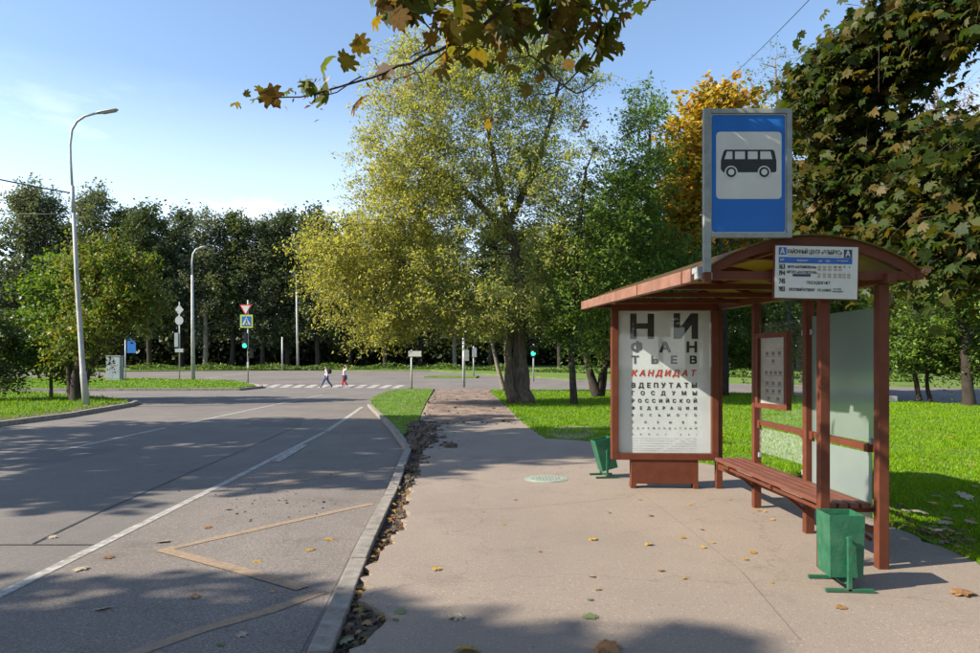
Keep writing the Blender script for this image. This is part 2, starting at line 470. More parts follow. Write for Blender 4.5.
# leaves (per-leaf colours)
M['lf_willow'] = mat_leaf('yellow green leaf', [(0.189, 0.283, 0.065), (0.255, 0.347, 0.086), (0.337, 0.397, 0.115), (0.430, 0.440, 0.158), (0.538, 0.469, 0.173)], 0.62)
M['lf_ash'] = mat_leaf('green leaf', [(0.055, 0.120, 0.019), (0.090, 0.174, 0.028), (0.130, 0.223, 0.034), (0.198, 0.251, 0.037)], 0.5)
M['lf_lime'] = mat_leaf('lime green leaf', [(0.049, 0.117, 0.016), (0.092, 0.184, 0.023), (0.133, 0.233, 0.030), (0.200, 0.250, 0.033)], 0.45)  # lime green leaves, the trees' own colour
M['lf_orange'] = mat_leaf('autumn leaf', [(0.192, 0.213, 0.028), (0.360, 0.300, 0.039), (0.504, 0.362, 0.044), (0.552, 0.338, 0.044), (0.480, 0.225, 0.033)], 0.55)
M['lf_rust'] = mat_leaf('rusty leaf', [(0.091, 0.091, 0.019), (0.182, 0.104, 0.026), (0.260, 0.117, 0.033), (0.195, 0.072, 0.026)], 0.4)
M['lf_yellow'] = mat_leaf('yellowing leaf', [(0.06, 0.14, 0.02), (0.1, 0.19, 0.028), (0.16, 0.225, 0.035), (0.23, 0.24, 0.045), (0.27, 0.17, 0.04)], 0.5)
M['lf_dark'] = mat_leaf('dark forest leaf', [(0.06, 0.088, 0.045), (0.085, 0.12, 0.056), (0.105, 0.14, 0.066), (0.135, 0.165, 0.078)], 0.4)  # forest greens paled and greyed to stand in for distance haze
M['lf_dark2'] = mat_leaf('dark grey green leaf', [(0.1, 0.125, 0.085), (0.13, 0.16, 0.105), (0.16, 0.19, 0.125)], 0.4)
M['lf_wood_shade'] = mat_leaf('shaded wood leaf', [(0.02, 0.032, 0.016), (0.032, 0.046, 0.022), (0.045, 0.06, 0.028)], 0.3)  # leaf colours darkened to stand in for shade under the canopy
M['lf_maple'] = mat_leaf('maple leaf', [(0.02, 0.05, 0.01), (0.03, 0.07, 0.012), (0.045, 0.088, 0.015), (0.075, 0.1, 0.018), (0.12, 0.11, 0.02), (0.16, 0.1, 0.022)], 0.55)
M['lf_maple_dry'] = mat_leaf('browning maple leaf', [(0.07, 0.12, 0.018), (0.11, 0.15, 0.022), (0.16, 0.18, 0.026), (0.22, 0.17, 0.028), (0.3, 0.17, 0.03), (0.14, 0.085, 0.028)], 0.66)
M['lf_fallen_yellow'] = mat_leaf('fallen yellow leaf', [(0.38, 0.24, 0.04), (0.5, 0.32, 0.07)], 0.2)
M['lf_fallen_brown'] = mat_leaf('fallen brown leaf', [(0.25, 0.12, 0.045), (0.34, 0.18, 0.07)], 0.15)
M['lf_fallen_green'] = mat_leaf('fallen green leaf', [(0.12, 0.16, 0.06), (0.17, 0.2, 0.09)], 0.2)
M['lf_fallen_pale'] = mat_leaf('fallen pale leaf', [(0.36, 0.3, 0.22), (0.45, 0.38, 0.28)], 0.15)
M['lf_litter'] = mat_leaf('leaf litter', [(0.06, 0.035, 0.02), (0.14, 0.07, 0.03), (0.24, 0.13, 0.05), (0.38, 0.22, 0.06), (0.12, 0.12, 0.05)], 0.15)
M['grass'] = mat_leaf('grass blade', [(0.087, 0.187, 0.004), (0.138, 0.275, 0.006), (0.188, 0.342, 0.007), (0.252, 0.387, 0.011)], 0.35)

gm = M['grass'].node_tree
gb = gm.nodes['Principled BSDF']
gl_ = gb.inputs['Base Color'].links[0].from_socket
gn = noise(gm, 0.75, 7, 0.65)
gr = ramp(gm, [(0.55, (0, 0, 0)), (0.78, (0.7, 0.7, 0.7))])
gb.inputs['Specular IOR Level'].default_value = 0.12
gm.links.new(gn.outputs['Fac'], gr.inputs['Fac'])
gm.links.new(mixrgb(gm, gl_, (0.2, 0.17, 0.05), gr.outputs['Color']), gb.inputs['Base Color'])
for nm in ('lf_maple_dry', 'lf_maple', 'lf_fallen_yellow', 'lf_fallen_brown', 'lf_fallen_pale'):
    q = M[nm].node_tree; rr_ = [n for n in q.nodes if n.type == 'VALTORGB'][0]
    nn = noise(q, 38 if nm.startswith('lf_maple') else 3.0, 5, 0.65); r2_ = ramp(q, [(0.48, (0, 0, 0)), (0.68, (0.8, 0.8, 0.8))]); q.links.new(nn.outputs['Fac'], r2_.inputs['Fac'])
    cc = mixrgb(q, rr_.outputs['Color'], (0.13, 0.06, 0.02) if nm != 'lf_maple' else (0.1, 0.085, 0.02), r2_.outputs['Color'])
    for l in list(rr_.outputs['Color'].links):
        if l.to_node != cc.node: q.links.new(cc, l.to_socket)
# the big tree has turned yellower on its lower left limbs
wm = M['lf_willow'].node_tree
wr = [n for n in wm.nodes if n.type == 'VALTORGB'][0]
wt = wm.nodes.new('ShaderNodeTexCoord'); wx = wm.nodes.new('ShaderNodeSeparateXYZ'); wv = wm.nodes.new('ShaderNodeMapRange')
wm.links.new(wt.outputs['Object'], wx.inputs[0])
wv.inputs['From Min'].default_value = 1.0; wv.inputs['From Max'].default_value = -6.0; wv.inputs['To Max'].default_value = 0.4
wm.links.new(wx.outputs['X'], wv.inputs['Value'])
wc = mixrgb(wm, wr.outputs['Color'], (0.42, 0.36, 0.075), wv.outputs['Result'])
for l in list(wr.outputs['Color'].links):
    if l.to_node != wc.node: wm.links.new(wc, l.to_socket)
# ------------------------------------------------------------------ the ground
def structure(o): return tag(o, kind='structure')

def strip_sheet(name, poly, z, mat):
    mb = MB(); n = len(poly)
    area = sum(poly[i][0] * poly[(i + 1) % n][1] - poly[(i + 1) % n][0] * poly[i][1] for i in range(n))
    if area < 0: poly = poly[::-1]
    mb.add([(p[0], p[1], z + rise(p[1])) for p in poly], [tuple(range(n))])
    return mb.build(name, mat)

def grid_sheet(name, x0, x1, ys, z, mat):
    mb = MB()
    vs = []
    for y in ys: vs += [(x0, y, z + rise(y)), (x1, y, z + rise(y))]
    mb.add(vs, [(2 * i, 2 * i + 1, 2 * i + 3, 2 * i + 2) for i in range(len(ys) - 1)])
    return mb.build(name, mat)

ROADZ = -0.10
structure(grid_sheet('ground', -900, 900, [-300, 42, 240, 1600], -0.16, M['lawn_far']))
structure(grid_sheet('road', -260, 260, [-60, 42, 130], ROADZ, M['road']))

def xy(pts): return [(p.x, p.y) for p in pts]

# right-hand kerb of the bus bay
KL = [(-0.86, -4.0), (-1.02, 3.875), (-1.09, 4.95), (-1.19, 6.51), (-1.34, 9.29), (-1.63, 13.5)]
KR = [(-2.70, 18.6), (-4.9, 28.0)]
def kerb_run(mb, pts, w=0.13, z0=-0.16, z1=0.012, stone=1.0):
    for (a, b) in zip(pts[:-1], pts[1:]):
        a, b = Vector((a[0], a[1])), Vector((b[0], b[1]))
        ln = (b - a).length
        n = max(1, round(ln / stone))
        t = (b - a) / ln
        nn = Vector((t.y, -t.x))
        for i in range(n):
            p = a + t * (ln * i / n + 0.004); q = a + t * (ln * (i + 1) / n - 0.004)
            j = random.uniform(-0.006, 0.006); o = nn * random.uniform(-0.006, 0.006)
            poly = [p + o, q + o, q + nn * w + o, p + nn * w + o]
            mb.prism([(v.x, v.y) for v in poly], z0, z1 + j, True)
mb = MB()
kerb_run(mb, KL)
kerb_run(mb, [KL[-1]] + KR)
structure(mb.build('kerb', M['kerb'], bevel=0.008))

# pavement with a crumbled left edge
edge = [(-0.66, -5), (-0.72, 2.5), (-0.79, 3.85), (-0.68, 4.2), (-0.66, 4.5), (-0.87, 4.75), (-0.95, 5.6), (-0.92, 6.2), (-0.84, 6.9), (-0.91, 7.8),
        (-1.02, 9.2), (-1.1, 10.8), (-1.14, 12.0), (-1.3, 13.6), (-1.5, 16.0), (-1.9, 18.5), (-2.6, 29), (-3.2, 40), (-3.3, 44.0)]
left = []
for (a, b) in zip(edge[:-1], edge[1:]):
    n = max(1, int(math.hypot(b[0] - a[0], b[1] - a[1]) / (0.07 if a[1] > 2 and a[1] < 20 else 1.0)))
    for i in range(n):
        t = i / n
        j = 0.028 if 2 < a[1] < 20 else 0.0
        left.append((a[0] + (b[0] - a[0]) * t + random.gauss(0, j), a[1] + (b[1] - a[1]) * t + random.gauss(0, j * 0.4)))
right = [(0.05, 44.0), (0.0, 40.0), (0.62, 26), (0.92, 18.4), (1.19, 15.1), (2.07, 14.5), (3.3, 11.5), (3.86, 10.4), (3.98, 6.8), (3.9, 5.5), (3.95, -5)]
rj = []
for (a, b) in zip(right[:-1], right[1:]):
    n = max(1, int(math.hypot(b[0] - a[0], b[1] - a[1]) / 0.15))
    for i in range(n):
        t = i / n
        rj.append((a[0] + (b[0] - a[0]) * t + random.gauss(0, 0.02), a[1] + (b[1] - a[1]) * t + random.gauss(0, 0.02)))
mb = MB(); mb.prism(left + rj, -0.14, 0.0)
structure(mb.build('pavement', M['walk']))
structure(strip_sheet('soil', [(-0.9, -5), (-0.3, -5), (-0.3, 5), (-0.5, 12), (-1.2, 19), (-2.5, 18.5), (-1.55, 13.5), (-1.1, 6)], -0.055, M['soil']))
# the far stretch of the path, milled down to brown stuff
mil = [(-1.7, 18.2), (-2.55, 29), (-3.15, 40), (-3.2, 43.6), (0.0, 43.6), (-0.05, 40), (0.5, 27), (0.75, 19.6), (0.0, 20.3), (-0.9, 19.0)]
mb = MB()
mx = []
for i, a in enumerate(mil):
    b = mil[(i + 1) % len(mil)]
    n = max(1, int(math.hypot(b[0] - a[0], b[1] - a[1]) / 0.3))
    for k in range(n):
        mx.append((a[0] + (b[0] - a[0]) * k / n + random.gauss(0, 0.05), a[1] + (b[1] - a[1]) * k / n + random.gauss(0, 0.1)))
structure(strip_sheet('path', mx, 0.006, M['milled']))

# lawns (raised a little above the asphalt)
lawnD = [(0.07, 44.6), (0.02, 40.0), (0.64, 26), (0.94, 18.4), (1.21, 15.12), (2.09, 14.52), (3.32, 11.52), (3.88, 10.4), (4.0, 6.8), (3.92, 5.5), (3.97, -5), (60, -6), (48, 12)] + \
        xy([G(980, 405), G(930, 402.5), G(880, 400), G(750, 393), G(640, 390), G(570, 388.5), G(510, 388.5)])
lawnC = xy([G(402, 436)]) + [(-2.55, 18.6), (-4.75, 28.0)] + xy([G(371, 399), G(384, 392), G(400, 388.6), G(434, 387.6)]) + [(-3.3, 40), (-2.65, 29), (-1.95, 18.5)]
lawnA = xy([G(0, 421)]) + xy([G(69, 412.8), G(128, 402.5), G(128, 400.5), G(105, 397.5), G(50, 393), G(0, 391)]) + [(-60, 38), (-60, 8), (-14.5, 12)]
lawnB = xy([G(0, 388.8), G(120, 388.6), G(235, 388.2), G(256, 386), G(252, 384), G(232, 380.5), G(150, 378.4), G(0, 377.5)]) + [(-90, 56), (-80, 46)]
mb = MB(); mb.prism(lawnD, -0.15, 0.004); structure(mb.build('lawn', M['lawn']))
mb = MB(); mb.prism(lawnC, -0.15, 0.01); structure(mb.build('lawn', M['lawn']))
mb = MB(); mb.prism(lawnA, -0.15, 0.01); structure(mb.build('lawn', M['lawn']))
mb = MB(); mb.prism(lawnB, -0.15, 0.02, True); structure(mb.build('lawn', M['lawn']))
# far verge beyond the main road
far = [(-260, 100)] + xy([G(-150, 372), G(0, 371.6), G(150, 370.6), G(300, 369.4), G(430, 370.3), G(490, 374), G(570, 378.5), G(700, 381.5), G(930, 386), G(980, 387)]) + [(70, 38), (140, 20), (300, 20), (300, 400), (-260, 400)]
mb = MB(); mb.prism(far, -0.15, 0.02, True); structure(mb.build('verge', M['lawn_far']))
med = xy([G(424, 376.6), G(440, 375.3), G(479, 375.8), G(476, 377.2)])
mb = MB(); mb.prism(med, -0.15, 0.03, True); structure(mb.build('traffic_island', M['lawn_far']))
# kerbs round the lawns on the left
mb = MB()
def kr(pts, **k): kerb_run(mb, [(p[0], p[1]) for p in pts], **k)
kr(xy([G(137, 400.8), G(138, 402), G(130, 404.2), G(69, 414.3), G(0, 422.8)]) + [(-14.4, 12)], w=0.17, z1=0.04)
kr(xy([G(250, 383.6), G(263, 385.6), G(262, 386.8), G(240, 389), G(120, 389.4), G(0, 389.6)]), w=0.2, z1=0.05)
structure(mb.build('kerb', M['kerb'], bevel=0.01))
# bare strip of asphalt footway between lamp-post verge and its kerb
ft = xy([G(0, 421.8), G(69, 413.4), G(134, 403)]) + xy([G(120, 402.6), G(90, 405.5), G(60, 410), G(0, 417)])
structure(strip_sheet('footway', ft, 0.018, M['soil']))
# bare patch in the lawn by the path
bare = []
for i in range(26):
    a = 2 * math.pi * i / 26
    p = G(572 + 26 * math.cos(a), 432.5 + 6 * math.sin(a) + random.uniform(-0.8, 0.8))
    bare.append((p.x, p.y))
structure(strip_sheet('soil_patch', bare, 0.010, M['walk']))

bay = [(-3.0, -6), (-3.6, 5.2), (-3.78, 10.2), (-4.1, 17.6), (-4.95, 27.5), (-2.78, 18.6), (-1.7, 13.5), (-1.4, 9.29), (-1.26, 6.51), (-1.16, 4.95), (-1.1, 3.8), (-0.95, -4)]
structure(strip_sheet('bus_bay', bay, ROADZ + 0.002, M['bay']))
for pts in ([(0, 462), (62, 462), (118, 449), (40, 449)], [(236, 427), (300, 427), (305, 417), (250, 417)]):
    structure(strip_sheet('road_patch', [tuple(G(px, py, ROADZ)[:2]) for px, py in pts], ROADZ + 0.002, M['patch']))
# painted lines, each a sheet just above the asphalt
def line(pts, w, mat, name='road_marking', z=ROADZ + 0.006):
    mb = MB()
    pts = [Vector((p[0], p[1])) for p in pts]
    vs = []
    for i, p in enumerate(pts):
        t = (pts[min(i + 1, len(pts) - 1)] - pts[max(i - 1, 0)]).normalized()
        n = Vector((-t.y, t.x)) * (w / 2)
        vs += [(*(p - n), z + rise(p.y)), (*(p + n), z + rise(p.y))]
    mb.add(vs, [(2 * i, 2 * i + 1, 2 * i + 3, 2 * i + 2) for i in range(len(pts) - 1)])
    return structure(mb.build(name, mat))
def R(px, py): g = G(px, py, ROADZ); return (g.x, g.y)
line([(-3.1, -3), R(0, 595), R(229, 481), R(325, 432)], 0.105, M['white_line'])
line([R(326, 431.4), R(345, 419), R(362, 407)], 0.14, M['white_line'])
line([R(276, 462), R(304, 445.5)], 0.15, M['white_line'], z=ROADZ + 0.010)
line([R(58, 451), R(165, 428)], 0.14, M['white_line'])
line([R(180, 425), R(250, 410), R(322, 395)], 0.13, M['white_line'])
line([R(372, 504), R(330, 513), R(160, 551)], 0.11, M['orange_line'])
line([R(162, 550.2), R(230, 568), R(303, 589)], 0.13, M['orange_line'], z=ROADZ + 0.010)
line([R(322, 592), R(270, 611), R(202, 630), R(134, 654), R(60, 690)], 0.11, M['orange_line'])
line([R(250, 487), R(300, 480.5), R(336, 475)], 0.05, M['orange_line'])
line([R(-20, 545), R(40, 545), R(95, 545)], 0.025, M['tar'], 'road_seam')
line([R(33, 544), R(100, 512), R(175, 479)], 0.03, M['tar'], 'road_seam')
line([R(175, 479), R(250, 447), R(300, 425)], 0.02, M['tar'], 'road_seam')
line([G(634, 488)[:2], G(690, 530)[:2], G(742, 572)[:2], G(800, 640)[:2]], 0.006, M['seam'], 'pavement_seam', z=0.004)
line([G(430, 512)[:2], G(520, 508)[:2], G(632, 497)[:2]], 0.006, M['seam'], 'pavement_seam', z=0.004)
# zebra crossing at the mouth of the street
for i in range(12):
    px = 262 + i * 12.4
    line([R(px - 4, 387.6 + i * 0.06), R(px + 3.5, 384.4 + i * 0.06)], 0.5, M['white_line'])
line([R(222, 375.6), R(250, 373.2)], 0.3, M['white_line'])
line([R(205, 378.5), R(222, 376.6)], 0.25, M['white_line'])

# ------------------------------------------------------------------ grass blades
def inside(poly, X, Y):
    c = np.zeros(len(X), bool)
    n = len(poly)
    for i in range(n):
        x1, y1 = poly[i]; x2, y2 = poly[(i + 1) % n]
        k = ((y1 > Y) != (y2 > Y)) & (X < (x2 - x1) * (Y - y1) / (y2 - y1 + 1e-12) + x1)
        c ^= k
    return c

def blades(poly, n, y0, y1, hmin, hmax, wk, z=0.004, bare_px=None):
    """n grass blades thrown over a lawn, thicker on the ground near the eye"""
    Ys = y0 * (y1 / y0) ** rng.random(n * 4)
    Xs = (rng.random(n * 4) * 2 - 1) * 0.78 * Ys + 0.3
    k = inside(poly, Xs, Ys)
    Xs, Ys = Xs[k][:n], Ys[k][:n]
    m = len(Xs)
    zz = z + RISE * np.maximum(0, Ys - 42) * 1.0
    tuft = 0.75 + 0.45 * np.sin(Xs * 2.3 + np.sin(Ys * 1.7)) * np.sin(Ys * 2.9 + 1.3 * np.sin(Xs * 1.1))
    h = (hmin + (hmax - hmin) * rng.random(m) ** 1.6) * (1 + Ys / 45) * np.clip(tuft, 0.45, 1.4)
    a = rng.random(m) * 2 * np.pi
    w = wk * (1 + Ys / 10) * (0.6 + 0.8 * rng.random(m))
    lean = h * (0.25 + 0.6 * rng.random(m)); la = rng.random(m) * 2 * np.pi
    V = np.zeros((m, 3, 3))
    V[:, 0] = np.stack([Xs - np.cos(a) * w, Ys - np.sin(a) * w, zz], 1)
    V[:, 1] = np.stack([Xs + np.cos(a) * w, Ys + np.sin(a) * w, zz], 1)
    V[:, 2] = np.stack([Xs + np.cos(la) * lean, Ys + np.sin(la) * lean, zz + h], 1)
    return V.reshape(-1, 3)
gv = [blades(lawnD, 210000, 5.5, 42, 0.02, 0.07, 0.0032), blades(lawnC, 22000, 17, 44, 0.02, 0.05, 0.004, 0.01),
      blades(lawnA, 26000, 17, 43, 0.03, 0.1, 0.005, 0.01), blades(lawnB, 14000, 43, 62, 0.03, 0.06, 0.006, 0.02)]
g = np_mesh('grass', np.concatenate(gv), 3, M['grass'])
tag(g, 'short sunlit green grass growing over the lawns', 'grass', kind='stuff')

# ------------------------------------------------------------------ lettering
FONT_CACHE = {}
def glyph(ch, bold):
    key = (ch, bold)
    if key in FONT_CACHE: return FONT_CACHE[key]
    cu = bpy.data.curves.new('letter', 'FONT')
    cu.body = ch; cu.size = 1.0; cu.offset = bold; cu.resolution_u = 3
    o = bpy.data.objects.new('letter', cu); COL.objects.link(o)
    dg = bpy.context.evaluated_depsgraph_get(); dg.update()
    me = bpy.data.meshes.new_from_object(o.evaluated_get(dg))
    v = np.array([x.co[:2] for x in me.vertices]) if len(me.vertices) else np.zeros((0, 2))
    f = [tuple(p.vertices) for p in me.polygons]
    bpy.data.objects.remove(o); bpy.data.curves.remove(cu); bpy.data.meshes.remove(me)
    FONT_CACHE[key] = (v, f)
    return v, f
CAP = {}
def cap(bold):
    if bold not in CAP:
        v, _ = glyph('Н', bold); CAP[bold] = (v[:, 1].min(), v[:, 1].max())
    return CAP[bold]

class Print:
    """letters laid flat on a board: x to the right, z up, facing -y"""
    def __init__(s, y): s.mb = MB(); s.y = y
    def row(s, text, x0, x1, zb, h, bold=0.02, spread=True, shear=0.0, wide=1.0):
        """letters spread evenly from x0 to x1 (baseline zb, cap height h)"""
        s.heavy = bold; bold = 0.0
        lo, hi = cap(bold); k = h / (hi - lo)
        items = []
        for ch in text:
            if ch == ' ': items.append(None); continue
            v, f = glyph(ch, bold)
            items.append((v, f, v[:, 0].min(), v[:, 0].max()))
        if spread:
            ws = [(0.0 if it is None else (it[3] - it[2]) * k * wide) for it in items]
            n = len(items)
            gap = (x1 - x0 - sum(ws)) / max(1, n - 1)
            x = x0
            for it, w in zip(items, ws):
                if it is not None: s._put(it, x, zb, k, lo, shear, wide)
                x += w + gap
        else:
            adv = sum(0.3 if it is None else (it[3] - it[2]) + 0.09 for it in items)
            kx = (x1 - x0) / adv
            x = x0
            for it in items:
                if it is None: x += 0.3 * kx; continue
                s._put(it, x, zb, k, lo, shear, kx / k)
                x += ((it[3] - it[2]) + 0.09) * kx
        return s
    def _put(s, it, x, zb, k, lo, shear, wide):
        # heavy strokes: the letter laid down again a hair to each side
        e = s.heavy * k
        for n, (ox, oz) in enumerate(((0, 0), (-e, -e), (e, -e), (-e, e), (e, e)) if e > 0 else ((0, 0),)):
            s._lay(it, x + ox, zb + oz, k, lo, shear, wide, -0.0002 * n)
    def _lay(s, it, x, zb, k, lo, shear, wide, dy):
        v, f, a, b = it
        X = x + (v[:, 0] - a) * k * wide + shear * (v[:, 1] - lo) * k
        Z = zb + (v[:, 1] - lo) * k
        s.mb.add([(p, s.y + dy, q) for p, q in zip(X, Z)], f)
    def rect(s, x0, x1, z0, z1, y=None):
        y = s.y if y is None else y
        s.mb.add([(x0, y, z0), (x1, y, z0), (x1, y, z1), (x0, y, z1)], [(0, 1, 2, 3)])
        return s
    def poly(s, pts, y=None):
        y = s.y if y is None else y
        s.mb.add([(p[0], y, p[1]) for p in pts], [tuple(range(len(pts)))])
        return s
    def disc(s, x, z, r, y=None, n=28):
        return s.poly([(x + r * math.cos(2 * math.pi * i / n), z + r * math.sin(2 * math.pi * i / n)) for i in range(n)], y)
    def build(s, name, mat, parent): return s.mb.build(name, mat, parent)

def rounded(x0, x1, z0, z1, r, n=5):
    out = []
    for cx, cz, a0 in ((x1 - r, z0 + r, -90), (x1 - r, z1 - r, 0), (x0 + r, z1 - r, 90), (x0 + r, z0 + r, 180)):
        for i in range(n + 1):
            a = math.radians(a0 + 90 * i / n)
            out.append((cx + r * math.cos(a), cz + r * math.sin(a)))
    return out

# ------------------------------------------------------------------ the bus shelter
TILT = 0.020
def tz(z, y): return z + TILT * (y - 5.45)
POSTS = [(3.07, 5.49), (3.02, 6.64), (2.975, 7.815), (2.945, 9.02)]
def xb(y): return 3.07 - 0.036 * (y - 5.49)
def xl(y): return 1.65 - 0.098 * (y - 5.40)
def xr(y): return 3.31 - 0.036 * (y - 5.45)
shel = empty('bus_shelter', (3.0, 7.2, 0), 'brown steel bus shelter with an arched amber roof, frosted panes and a slatted bench', 'bus shelter')
SO = Vector(shel.location)
def sh(mb, name, mat, bevel=0.004, parent=shel, smooth=False):
    mb.v = [tuple(Vector(v) - SO) for v in mb.v]
    return mb.build(name, mat, parent, smooth, bevel)
for i, (x, y) in enumerate(POSTS):
    mb = MB(); mb.box((x, y, tz(2.22, y) / 2), (0.08, 0.08, tz(2.22, y)))
    sh(mb, 'post', M['brown'])
mb = MB(); mb.box((2.613, 5.49, 1.115), (0.074, 0.074, 2.23)); sh(mb, 'post', M['brown'])
mb = MB()
mb.bar((xb(5.35), 5.35, tz(2.262, 5.35)), (xb(9.2), 9.2, tz(2.262, 9.2)), 0.07, 0.075)
sh(mb, 'roof_beam', M['brown'])
mb = MB()
mb.bar((xb(5.50), 5.50, 0.925), (xb(7.82), 7.82, 0.955), 0.045, 0.055)
mb.box((xb(5.56) - 0.03, 5.62, 0.925), (0.05, 0.07, 0.06))
for y in (5.62, 6.55, 6.74, 7.72): mb.box((xb(y) - 0.028, y, 0.93), (0.012, 0.06, 0.07))
o = sh(mb, 'back_rail', M['brown'])
mb = MB()
mb.bar((xb(5.5), 5.5, 0.27), (xb(9.0), 9.0, 0.27), 0.04, 0.05)
sh(mb, 'low_rail', M['brown'])
# arches, ties, roof sheet
def arch_pt(s, y, dz=0.0):
    a, b = xl(y), xr(y)
    return Vector((a + (b - a) * s, y, tz(2.315, y) + 0.27 * (1 - (2 * s - 1) ** 2) ** 0.9 + dz))
ARCH_Y = [5.43, 6.38, 7.33, 8.28, 9.2]
for y in ARCH_Y:
    mb = MB()
    N = 18
    hgt = 0.07 if y == ARCH_Y[0] else 0.05
    pr = [arch_pt(i / N, y) for i in range(N + 1)]
    vs, fs = [], []
    for i, p in enumerate(pr):
        t = (pr[min(i + 1, N)] - pr[max(i - 1, 0)]).normalized()
        n = Vector((-t.z, 0, t.x))
        for dy, dn in ((-0.03, -hgt), (0.03, -hgt), (0.03, 0.0), (-0.03, 0.0)):
            vs.append(p + Vector((0, dy, 0)) + n * dn)
    for i in range(N):
        for k in range(4):
            fs.append((4 * i + k, 4 * i + (k + 1) % 4, 4 * i + 4 + (k + 1) % 4, 4 * i + 4 + k))
    fs += [(3, 2, 1, 0), (4 * N, 4 * N + 1, 4 * N + 2, 4 * N + 3)]
    mb.add(vs, fs)
    sh(mb, 'roof_arch', M['brown'], 0.0)
    mb = MB()
    z = tz(2.285, y)
    mb.bar((xl(y) + 0.03, y, z), (xr(y) - 0.02, y, z), 0.05, 0.065 if y == ARCH_Y[0] else 0.05)
    sh(mb, 'tie_beam', M['brown'])
mb = MB()
N, K = 22, 8
vs, fs = [], []
for k in range(K + 1):
    y = 5.37 + (9.30 - 5.37) * k / K
    for i in range(N + 1): vs.append(arch_pt(i / N, y, 0.006))
nv = len(vs)
vs += [Vector(v) + Vector((0, 0, 0.008)) for v in vs]
for k in range(K):
    for i in range(N):
        a = k * (N + 1) + i
        fs += [(a, a + N + 1, a + N + 2, a + 1), (nv + a, nv + a + 1, nv + a + N + 2, nv + a + N + 1)]
def rim(a, b): fs.append((a, b, b + nv, a + nv))
for i in range(N): rim(i, i + 1); rim(K * (N + 1) + i + 1, K * (N + 1) + i)
for k in range(K): rim((k + 1) * (N + 1), k * (N + 1)); rim(k * (N + 1) + N, (k + 1) * (N + 1) + N)
mb.add(vs, fs)
sh(mb, 'roof_sheet', M['roof'], 0.0, smooth=False)
# battens along the roof, under the sheet
for s in (0.25, 0.5, 0.75):
    mb = MB()
    a, b = arch_pt(s, 5.45, -0.03), arch_pt(s, 9.2, -0.03)
    mb.bar(a, b, 0.05, 0.035); sh(mb, 'roof_batten', M['brown'])
# eaves
mb = MB()
def eave(y): return Vector((xl(y) - 0.015, y, tz(2.30, y)))
mb.bar(eave(5.55), eave(9.33), 0.07, 0.105)
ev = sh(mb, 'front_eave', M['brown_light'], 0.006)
for y in (5.72, 6.9):
    mb = MB(); mb.bar(eave(y) + Vector((-0.008, 0, 0)), eave(y + 0.02) + Vector((-0.008, 0, 0)), 0.062, 0.109)
    sh(mb, 'eave_joint', M['brown'], 0.0)
mb = MB()
mb.box((xl(5.45) - 0.005, 5.47, 2.33), (0.085, 0.15, 0.045)); mb.box((xl(5.4) + 0.02, 5.40, 2.275), (0.07, 0.07, 0.055)); mb.box((xl(5.42) - 0.03, 5.44, 2.285), (0.035, 0.1, 0.05))
sh(mb, 'eave_bracket', M['zinc'])
mb = MB()
mb.bar((xr(5.40) + 0.01, 5.40, tz(2.30, 5.4)), (xr(9.3) + 0.01, 9.3, tz(2.30, 9.3)), 0.06, 0.09); sh(mb, 'rear_eave', M['brown'])
mb = MB(); mb.tube([(xr(5.4) + 0.01, 5.365, 2.31), (xr(5.4) + 0.01, 5.30, 2.31)], 0.022, 10); sh(mb, 'eave_cap', M['brown_light'], 0.0)
# panes between the rear posts
def pane(y0, y1, z0, z1, mat, name='pane', off=0.0):
    mb = MB(); mb.bar((xb(y0) + off, y0, (z0 + z1) / 2), (xb(y1) + off, y1, (z0 + z1) / 2), 0.008, z1 - z0)
    return sh(mb, name, mat, 0.0)
pane(5.56, 6.58, 0.97, 2.05, M['frosted'])
pane(5.62, 6.58, 0.36, 0.885, M['frosted_sunlit'])
pane(6.70, 7.75, 0.97, 2.04, M['pane'])
pane(6.70, 7.75, 0.63, 0.90, M['pane_film'])
mb = MB()
for y, z in ((6.72, 0.56), (6.72, 0.7), (7.72, 0.6), (6.72, 1.9), (7.72, 1.9), (6.56, 1.9), (5.6, 0.98), (6.74, 1.45)):
    mb = MB(); mb.box((xb(y) - 0.015, y, z), (0.03, 0.035, 0.05)); sh(mb, 'pane_clip', M['grey_metal'])
# bench
for k in range(4):
    mb = MB()
    x = 2.695 + k * 0.092
    mb.bar((x, 5.52, 0.482), (x - 0.02, 8.22, 0.482), 0.072, 0.04); sh(mb, 'slat', M['bench'], 0.008)
for y in (5.58, 6.64, 7.815, 8.19):
    mb = MB()
    mb.bar((2.65, y, 0.44), (xb(y), y, 0.44), 0.035, 0.035)
    if y < 8: mb.bar((2.72, y, 0.425), (xb(y) - 0.03, y, 0.2), 0.03, 0.03)
    sh(mb, 'bench_bracket', M['brown'])
mb = MB(); mb.bar((2.70, 5.6, 0.42), (2.68, 8.2, 0.42), 0.03, 0.03); sh(mb, 'bench_bearer', M['brown'])
mb = MB(); mb.bar((2.67, 8.19, 0.423), (2.925, 8.97, 0.35), 0.04, 0.04); sh(mb, 'bench_stay', M['brown'])

# notice case hung on the shelter posts
case = empty('notice_case', (2.9, 7.3, 1.53), 'brown framed notice case with faded paper hung between the rear shelter posts', 'notice board', rz=0)
ang = math.atan2(7.52 - 7.0, 2.88 - 2.99)
case.rotation_euler = (0, 0, ang + math.pi)     # local x runs to the near edge, facing the street
case.location = ((2.985 + 2.885) / 2, (7.0 + 7.54) / 2, 1.53)
